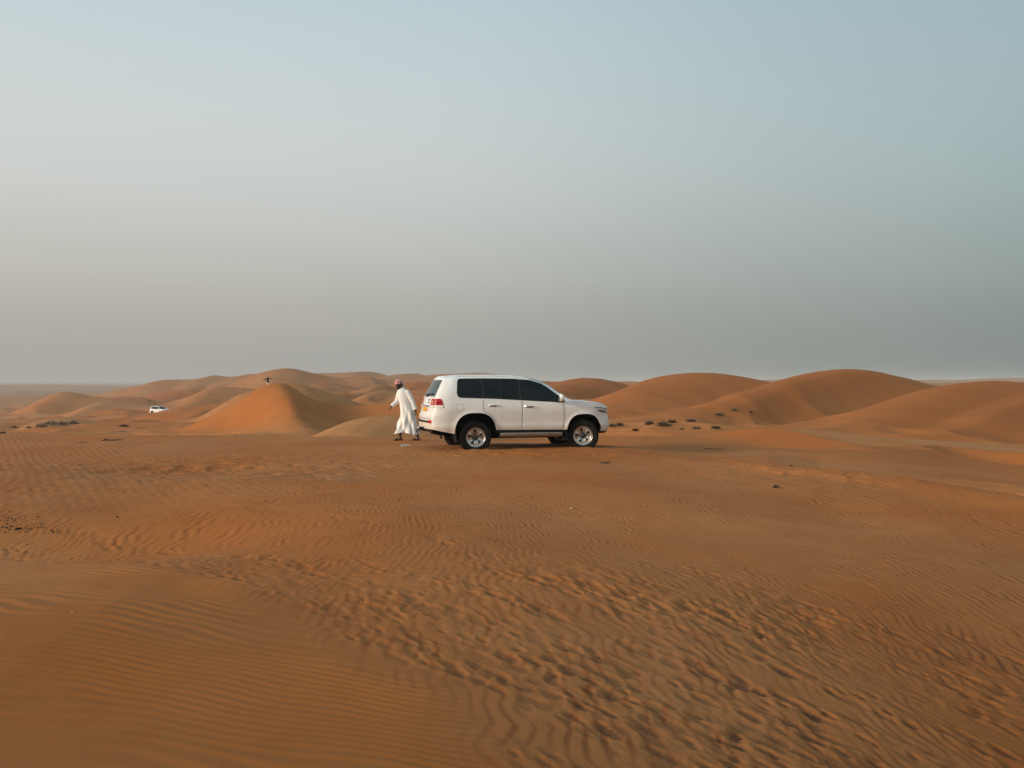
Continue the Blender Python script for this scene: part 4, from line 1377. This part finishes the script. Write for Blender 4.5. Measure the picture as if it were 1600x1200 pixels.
def make_far_person():
    root = empty('person')
    b = MB()
    b.ell((0, 0, 1.62), (.078, .092, .115))
    b.tube([(0, .09 * 0 - .085, 1.63), (0, -.108, 1.60)], [.01, .014], 6)
    for s_ in (-1, 1): b.ell((s_ * .078, 0, 1.615), (.010, .018, .03), None, 8, 6)
    b.tube([(0, 0, 1.58), (0, .01, 1.46), (0, .01, 1.30), (0, .01, .95), (0, .01, .86)], [.055, .06, (.12, .10), (.14, .11), (.13, .1)], 12)
    W = []
    for s_, drop in ((-1, -.06), (1, .02)):
        sh, el, wr = Vector((s_ * .17, 0, 1.42)), Vector((s_ * .40, -.03, 1.38 + drop)), Vector((s_ * .60, -.08, 1.40 + drop * 1.5))
        b.tube([(0, 0, 1.40), sh, el, wr], [.06, .055, .042, .028], 10)
        hand(b, wr, (s_ * .95, -.15, -.1), (0, -.3, -1), (0, -1, 0), 1.0, .3)
        kn, an = Vector((s_ * .12, -.02, .49)), Vector((s_ * .14, .01, .085))
        b.tube([(s_ * .09, 0, .88), kn, an], [.085, .055, .036], 10)
        foot(b, an, (s_ * .2, -1, 0))
        W.append((sh, el, wr))
    remesh(b.build('body', PM['skin'], root), .009, 1)
    s = MB()
    s.tube([(0, .01, 1.50), (0, .01, 1.44), (0, .01, 1.30), (0, .01, 1.0), (0, .01, .84)], [.075, (.16, .11), (.185, .135), (.175, .14), (.19, .15)], 16)
    for sh, el, wr in W: s.tube([(0, 0, 1.40), sh, el, el.lerp(wr, .8)], [.08, .082, .07, .06], 10)
    remesh(s.build('shirt', PM['black'], root), .014, 1)
    t = MB()
    for s_ in (-1, 1): t.tube([(s_ * .07, .01, .92), (s_ * .12, 0, .5), (s_ * .14, .01, .12)], [.12, .10, .085], 12)
    remesh(t.build('trousers', PM['pale'], root), .014, 1)
    hr = MB(); hr.ell((0, .015, 1.665), (.084, .095, .085)); hr.build('hair', PM['beard'], root)
    return root
far_man = make_far_person()
fx, fy = (418.5 - U0) / FPX * 143, 143.0
fz, _, _ = land(np.array([fx]), np.array([fy]))
far_man.location = (fx, fy, float(fz[0]))
far_man.rotation_euler = (0, 0, R(8))
tag(far_man, 'tiny distant person in black top with arms outstretched on a dune crest', 'person')
# ------------------------------------------------------------------ plants
def leaf_material(name, c1, c2):
    return material(name, c1, .8, noise=(3.0, c2, .8))
SM = {
    'dark': leaf_material('dark_dry_shrub', (.040, .030, .022), (.070, .055, .035)),
    'green': leaf_material('dull_green_shrub', (.060, .062, .030), (.12, .10, .055)),
    'straw': leaf_material('straw_coloured_grass', (.20, .16, .085), (.13, .11, .06)),
    'stem': material('woody_stem', (.07, .045, .028), .9),
}
def shrub_mesh(w, h, n, kind, seed):
    """leaf blades spread through a low dome; w, h in metres"""
    rd = random.Random(seed)
    mb, st = MB(), MB()
    for k in range(n):
        a, q = rd.uniform(0, 2 * math.pi), math.sqrt(rd.random())
        el = rd.uniform(.05, 1.0)
        rr = q * w / 2 * math.sqrt(max(0, 1 - el * el * .8))
        lob = 1 + .28 * math.sin(3 * a + seed) + .15 * math.sin(7 * a + 2 * seed)
        p = Vector((rr * math.cos(a) * lob, rr * math.sin(a) * lob * .8, h * el * (.75 + .25 * math.sin(2 * a + seed * 1.3)) * (1 - .35 * q)))
        d = Vector((math.cos(a) * (.3 + q), math.sin(a) * (.3 + q), rd.uniform(.2, 1.2))).normalized()
        s_ = d.cross(Vector((rd.uniform(-1, 1), rd.uniform(-1, 1), rd.uniform(-1, 1)))).normalized()
        ln, wd = rd.uniform(.10, .22) * (w ** .6) * .8, rd.uniform(.012, .030) * (w ** .6)
        m_ = p + d * ln * .55 + s_ * ln * .06
        mb.add([p - s_ * wd, p + s_ * wd, m_ + s_ * wd * .8, m_ - s_ * wd * .8, p + d * ln], [(0, 1, 2, 3), (3, 2, 4)])
    for k in range(max(5, n // 22)):
        a = rd.uniform(0, 2 * math.pi); q = rd.uniform(.1, .9)
        e_ = Vector((q * w * .42 * math.cos(a), q * w * .34 * math.sin(a), h * rd.uniform(.4, .9) * (1 - .35 * q)))
        st.tube([Vector((0, 0, -.05)) + e_ * .05, e_ * .5 + Vector((0, 0, .06 * h)), e_], [.012 * w + .004, .008 * w + .003, .003], 5)
    return mb.mesh('foliage', SM[kind], False), st.mesh('stem', SM['stem'])
def shrub(u, v, wpx, hpx, kind, label, y0=34.0, group=None, seed=0, n=260):
    p = ground_at(u, v, y0)
    w, h = wpx / FPX * p.y, hpx / FPX * p.y
    lv, st = shrub_mesh(w, h, n, kind, seed + int(u))
    o = bpy.data.objects.new('desert_shrub', None)
    col.objects.link(o)
    o.location = p - Vector((0, 0, .03 * h)); o.empty_display_size = .3
    mesh_obj('foliage', lv, o); mesh_obj('stem', st, o)
    tag(o, label, 'shrub', group)
    return o
G1 = 'shrubs at the foot of the dunes right of the car'
for u, v, w, h, kind, label in (
        (957, 667, 12, 5, 'green', 'flat dull green shrub right at the front bumper of the white car'),
        (968, 665.5, 10, 6, 'dark', 'small dark rounded shrub, second from the front bumper of the white car'),
        (1015, 664, 15, 7.5, 'dark', 'dark domed shrub standing alone left of the largest shrub'),
        (1037, 666, 21, 9, 'dark', 'largest dark shrub at the foot of the right-hand dunes'),
        (1050, 661, 12, 6.5, 'dark', 'dark shrub touching the largest shrub from behind on the right'),
        (1080, 659.5, 15, 5, 'dark', 'low dark shrub on a sand hummock right of the largest shrub'),
        (993, 673.5, 9, 4, 'dark', 'little brown shrub low on the sand below the other shrubs'),
        (1066, 671, 7, 2.5, 'straw', 'tiny straw-coloured tuft below the low hummock shrub'),
        (1088, 670.5, 15, 4, 'straw', 'low straw-coloured shrub beside a green one on the pale ground'),
        (1119, 670, 15, 5, 'green', 'green low shrub at the back edge of the pale rippled slope'),
        (1124, 650, 15, 5, 'green', 'pale green shrub low on the spur of the tallest right-hand dune'),
        (1147, 642, 11, 4, 'straw', 'straw-coloured shrub higher up the spur of the tallest right-hand dune'),
        (1173, 645, 6, 3, 'dark', 'tiny dark shrub at the top of the spur of the right-hand dune')):
    shrub(u, v, w, h, kind, label, 40.0, G1)
G2 = 'shrubs on the sand at the far left'
for u, v, w, h, kind, label in (
        (64, 668, 18, 8, 'green', 'leftmost green bush of the clump on the low mound at left'),
        (80, 664, 22, 8.5, 'green', 'tallest green bush of the clump on the low mound at left'),
        (98, 664, 17, 6, 'green', 'flat green bush right of the tallest one on the left mound'),
        (115, 663, 15, 6.5, 'dark', 'brown bush at the right end of the clump on the left mound'),
        (22, 669, 10, 4, 'dark', 'dark shrub alone on the sand left of the green clump'),
        (45, 669.5, 8, 3, 'dark', 'small brown shrub next to the green clump at its left'),
        (4, 677.5, 10, 3, 'dark', 'dark shrub at the left border of the picture'),
        (193, 667, 15, 4.5, 'dark', 'lone brown shrub on the smooth slope below the distant car')):
    shrub(u, v, w, h, kind, label, 60.0, G2)
FARDOT = [(201, 625, 5), (208, 625.5, 4), (219, 622.5, 3), (233, 628, 6), (240, 621.5, 4), (241, 627.5, 4), (255, 621, 3), (262, 619, 3), (280, 617, 3), (337, 628, 5), (358, 629, 4),
          (290, 603, 3), (295, 602, 3), (330, 597, 2.5), (342, 596, 2.5), (377, 597.5, 3), (381, 602.5, 4), (393, 614.5, 3), (210, 608, 3), (217, 607, 2.5), (222, 607.5, 3), (228, 607, 3),
          (233, 606.5, 2.5), (167, 612.5, 2.5), (197, 611, 2.5), (359, 589, 2.5), (365, 588.5, 2.5), (380, 589.5, 3), (502, 591.5, 3), (517, 594, 4), (528, 597, 4), (536, 594.5, 3), (548, 591, 3),
          (553, 594, 3), (562, 591, 3), (571, 592, 3), (581, 592.5, 3), (600, 595, 4), (607, 607, 6), (645, 609, 6), (516, 609, 4), (521, 608, 3), (545, 621, 4), (579, 626.5, 5), (599, 625, 5),
          (488, 588, 2.5), (495, 590, 2.5), (540, 588, 2.5), (590, 599, 3), (612, 598, 3), (630, 601, 3), (455, 592, 2.5), (300, 612, 3), (270, 610, 2.5), (320, 607, 3), (350, 601, 2.5), (250, 607, 2.5)]
_far = [shrub_mesh(1.0, .55, 90, 'dark', 300 + k)[0] for k in range(4)]
for k, (u, v, w) in enumerate(FARDOT):
    p = ground_at(u, v, 100.0)
    s_ = w * 1.15 / FPX * p.y
    o = bpy.data.objects.new('desert_shrub', _far[k % 4]); col.objects.link(o)
    o.location = p; o.scale = (s_, s_, s_); o.rotation_euler = (0, 0, k * 1.7)
    tag(o, 'tiny dark shrub dotted over the far dune slopes left of the car', 'shrub', 'tiny shrubs on the far dunes')
# a young tree stands out among them
p = ground_at(315, 599, 100.0)
lv, st = shrub_mesh(3.2 / FPX * p.y, 5.5 / FPX * p.y, 160, 'dark', 77)
tr = bpy.data.objects.new('small_tree', None); col.objects.link(tr); tr.location = p
hh = 5.5 / FPX * p.y
o = mesh_obj('crown', lv, tr); o.location = (0, 0, hh * .35); o.scale = (1, 1, .7)
tk = MB().tube([(0, 0, -.1), (.03 * hh, 0, hh * .25), (0, .02 * hh, hh * .6)], [.05 * hh, .035 * hh, .015 * hh], 7)
tk.build('trunk', SM['stem'], tr)
tag(tr, 'tiny lone dark tree on the skyline dunes above the distant car', 'tree')

# ------------------------------------------------------------------ small things lying on the sand
LM = {
    'dung': material('dark_dropping', (.018, .013, .011), .85, bump=(30, .004)),
    'twig': material('dark_twig', (.030, .022, .018), .9),
    'straw': material('dry_straw', (.42, .31, .17), .8),
    'chip': material('pale_chip', (.62, .56, .48), .7),
    'cap': material('bottle_cap', (.55, .57, .60), .4),
}
bot = bpy.data.materials.new('clear_crumpled_plastic'); bot.use_nodes = True
bb = bot.node_tree.nodes['Principled BSDF']
bb.inputs['Base Color'].default_value = (.50, .52, .53, 1); bb.inputs['Roughness'].default_value = .16
bb.inputs['Transmission Weight'].default_value = .6; bb.inputs['IOR'].default_value = 1.25
def lump_mesh(seed):
    rd = random.Random(seed)
    mb = MB(); mb.ell((0, 0, .3), (.5, .42, .36), None, 9, 6)
    mb.v = [tuple(c * (1 + rd.uniform(-.16, .16)) for c in p) for p in mb.v]
    return mb.mesh('dark_lump', LM['dung'])
_lump = [lump_mesh(k) for k in range(5)]
LUMPS = [(15, 799.5, 2.2), (59, 808, 3), (183.5, 809, 3.6), (13, 809.5, 2.6), (18.5, 811, 2.8), (1, 813, 3), (8, 813.5, 2), (12, 814, 2.2), (24, 811, 1.8), (23, 813, 2.4), (30, 810, 2), (39, 807.5, 2), (25.5, 816, 1.8),
         (11, 819, 3), (17, 822, 3), (2.5, 824, 3), (10, 825, 4.2), (5, 821.5, 2), (26, 827, 4.6), (29.5, 825.5, 3.6), (32, 825.5, 3.6), (28, 826.5, 3.4), (24, 828, 3), (33, 826, 2.4), (14.5, 828, 2.4), (7, 831.5, 2.6), (31, 831.5, 2.6),
         (40, 824, 2.2), (38.5, 826, 2), (42, 821.5, 2), (43.5, 826.5, 2.2), (39.5, 830, 2.4), (46, 828.5, 2), (49, 826, 2.8), (50, 819, 2.4), (54, 825, 2.2), (59, 822, 1.8), (59, 825, 2.2), (64, 818, 2.4), (64, 820.5, 2),
         (65, 824, 2.4), (68, 824.5, 2.2), (69, 817, 1.6), (54.5, 818.5, 1.6), (26, 820, 1.8), (31, 820, 1.6), (80, 830, 3), (84, 829.5, 2.4), (89, 828, 2.4), (82, 833, 2.8), (90, 832, 3), (75, 834, 1.6), (51, 833, 1.4),
         (42, 850, 1.8), (52, 840, 1.3), (57, 812, 1.6), (0.5, 829, 2.4), (20, 815.5, 1.6), (6, 809, 1.8), (35, 829, 1.8), (46.5, 822.5, 1.7), (72, 826, 1.4)]
for k, (u, v, s_) in enumerate(LUMPS):
    p = ground_at(u, v + .4, 3.0)
    w = s_ * 1.1 / FPX * p.y
    o = bpy.data.objects.new('dark_dropping', _lump[k % 5]); col.objects.link(o)
    o.location = p - Vector((0, 0, .05 * w)); o.scale = (w * random.uniform(.9, 1.25), w, w * random.uniform(.75, 1.0)); o.rotation_euler = (0, 0, random.uniform(0, 6))
    lone = (u == 183.5)
    tag(o, 'single dark dropping apart on the sand right of the scattered patch' if lone else 'small dark dropping in the scattered patch at the left border', 'dropping', None if lone else 'droppings scattered on the sand at the left')

def twig(u, v, w_px, h_px, label, seed, n=7, kind='twig', y0=3.0, thick=1.0):
    rd = random.Random(seed)
    p = ground_at(u, v, y0)
    w, h = w_px / FPX * p.y, h_px / FPX * p.y
    mb = MB()
    for k in range(n):
        x0 = rd.uniform(-.5, .1) * w; x1 = x0 + rd.uniform(.25, .6) * w
        yy = rd.uniform(-.3, .3) * w * .5
        xm = (x0 + x1) / 2
        zs = [0, 0, 0]
        for i, xx in enumerate((x0, xm, x1)):
            zs[i] = ground_z(p.x + xx, p.y + yy) - p.z
        r = rd.uniform(.006, .012) * (p.y / 20) * thick
        mb.tube([(x0, yy, zs[0] - .005), (xm, yy + rd.uniform(-.05, .05) * w, zs[1] + h * rd.uniform(.35, .9)), (x1, yy + rd.uniform(-.1, .1) * w, zs[2] + rd.uniform(0, .4) * h)], [r, r * .9, r * .5], 6)
    o = mb.build('dry_twig', LM[kind])
    o.location = p
    tag(o, label, 'twig')
    return o
twig(945, 724.5, 16, 4.5, 'dark dry twig on the sand below the front wheel of the car', 1)
twig(1211, 763, 15, 6, 'dark forked twig on the sand in the middle of the right side', 2)
twig(1237, 727.5, 9, 2, 'thin brown twig near the crest of the sand at right', 3, 4)
twig(172, 688.5, 30, 3.0, 'long line of dark dry twigs at the crest left of the dune', 4, 11, thick=.6)
twig(190, 687.5, 16, 2.0, 'short dark twig at the right end of the line of twigs', 8, 4, thick=.5)
twig(128, 692, 22, 1.6, 'faint thin twigs left of the dark line of twigs', 5, 5, thick=.3)
twig(1113, 702, 40, 2.0, 'scatter of thin twigs on the crest right of the car', 6, 5, thick=.3)
twig(773, 851.5, 14, 2.5, 'pale bent straw on the sand below the car', 7, 1, 'straw')
def chip(u, v, s_, label):
    p = ground_at(u, v, 3.0)
    w = s_ / FPX * p.y
    mb = MB(); mb.ell((0, 0, .3), (.6, .4, .3), Matrix.Rotation(.5, 3, 'Z'), 8, 6)
    rd = random.Random(int(u)); mb.v = [tuple(c * (1 + rd.uniform(-.2, .2)) for c in q) for q in mb.v]
    o = mb.build('pale_chip', LM['chip']); o.location = p; o.scale = (w, w, w)
    tag(o, label, 'chip')
chip(893, 794, 3.5, 'tiny pale chip on the sand below the front door of the car')
chip(113, 958.5, 3.0, 'tiny pale chip alone on the smooth rippled sand at lower left')
chip(287, 720, 2.0, 'tiny pale chip on the sand below the line of twigs')

# crumpled bottle by the man's feet
p = ground_at(633, 698.5, 20.0)
br = MB()
prof = [(.001, -.115), (.026, -.113), (.032, -.105), (.033, -.06), (.030, -.05), (.033, -.04), (.032, .0), (.029, .012), (.033, .022), (.031, .05), (.020, .082), (.013, .095), (.013, .112)]
rd = random.Random(5)
rows = []
for r, y in prof:
    row = []
    for k in range(18):
        a = 2 * math.pi * k / 18
        q = r * (1 + .28 * math.sin(3 * a + y * 60) * (r > .02) + rd.uniform(-.08, .08))
        row.append(Vector((y * 1.05, q * math.cos(a) * 1.1, q * math.sin(a) * .85)))
    rows.append(row)
br.grid(rows, close=True)
bo = br.build('plastic_bottle', bot)
bo.location = p + Vector((0, 0, .032)); bo.rotation_euler = (0, R(-4), R(-20))
cp = MB(); cp.tube([(.116, 0, 0), (.136, 0, 0)], .0155, 12); cp.build('cap', LM['cap'], bo)
tag(bo, 'crumpled clear plastic bottle lying on the sand near the man', 'bottle')
# ------------------------------------------------------------------ dusty air
def build_haze():
    zs = np.empty(len(ground.data.vertices) * 3, np.float32)
    ground.data.vertices.foreach_get('co', zs)
    zlo, zhi = float(zs[2::3].min()) - 1.0, max(float(zs[2::3].max()), 3.0) + 1.0
    mb = MB().box((0, 0, (zlo + zhi) / 2), (22800, 22800, zhi - zlo))
    m = bpy.data.materials.new('dusty_air')
    m.use_nodes = True
    nt = m.node_tree
    nt.nodes.remove(nt.nodes['Principled BSDF'])
    v = nt.nodes.new('ShaderNodeVolumePrincipled')
    v.inputs['Color'].default_value = (.84, .82, .80, 1)
    v.inputs['Density'].default_value = HAZE_DENSITY
    v.inputs['Anisotropy'].default_value = 0.0
    nt.links.new(v.outputs[0], nt.nodes['Material Output'].inputs['Volume'])
    o = mb.build('haze', m, smooth=False)
    tag(o, kind='stuff')
    return o
HAZE_DENSITY = 0.00032
build_haze()
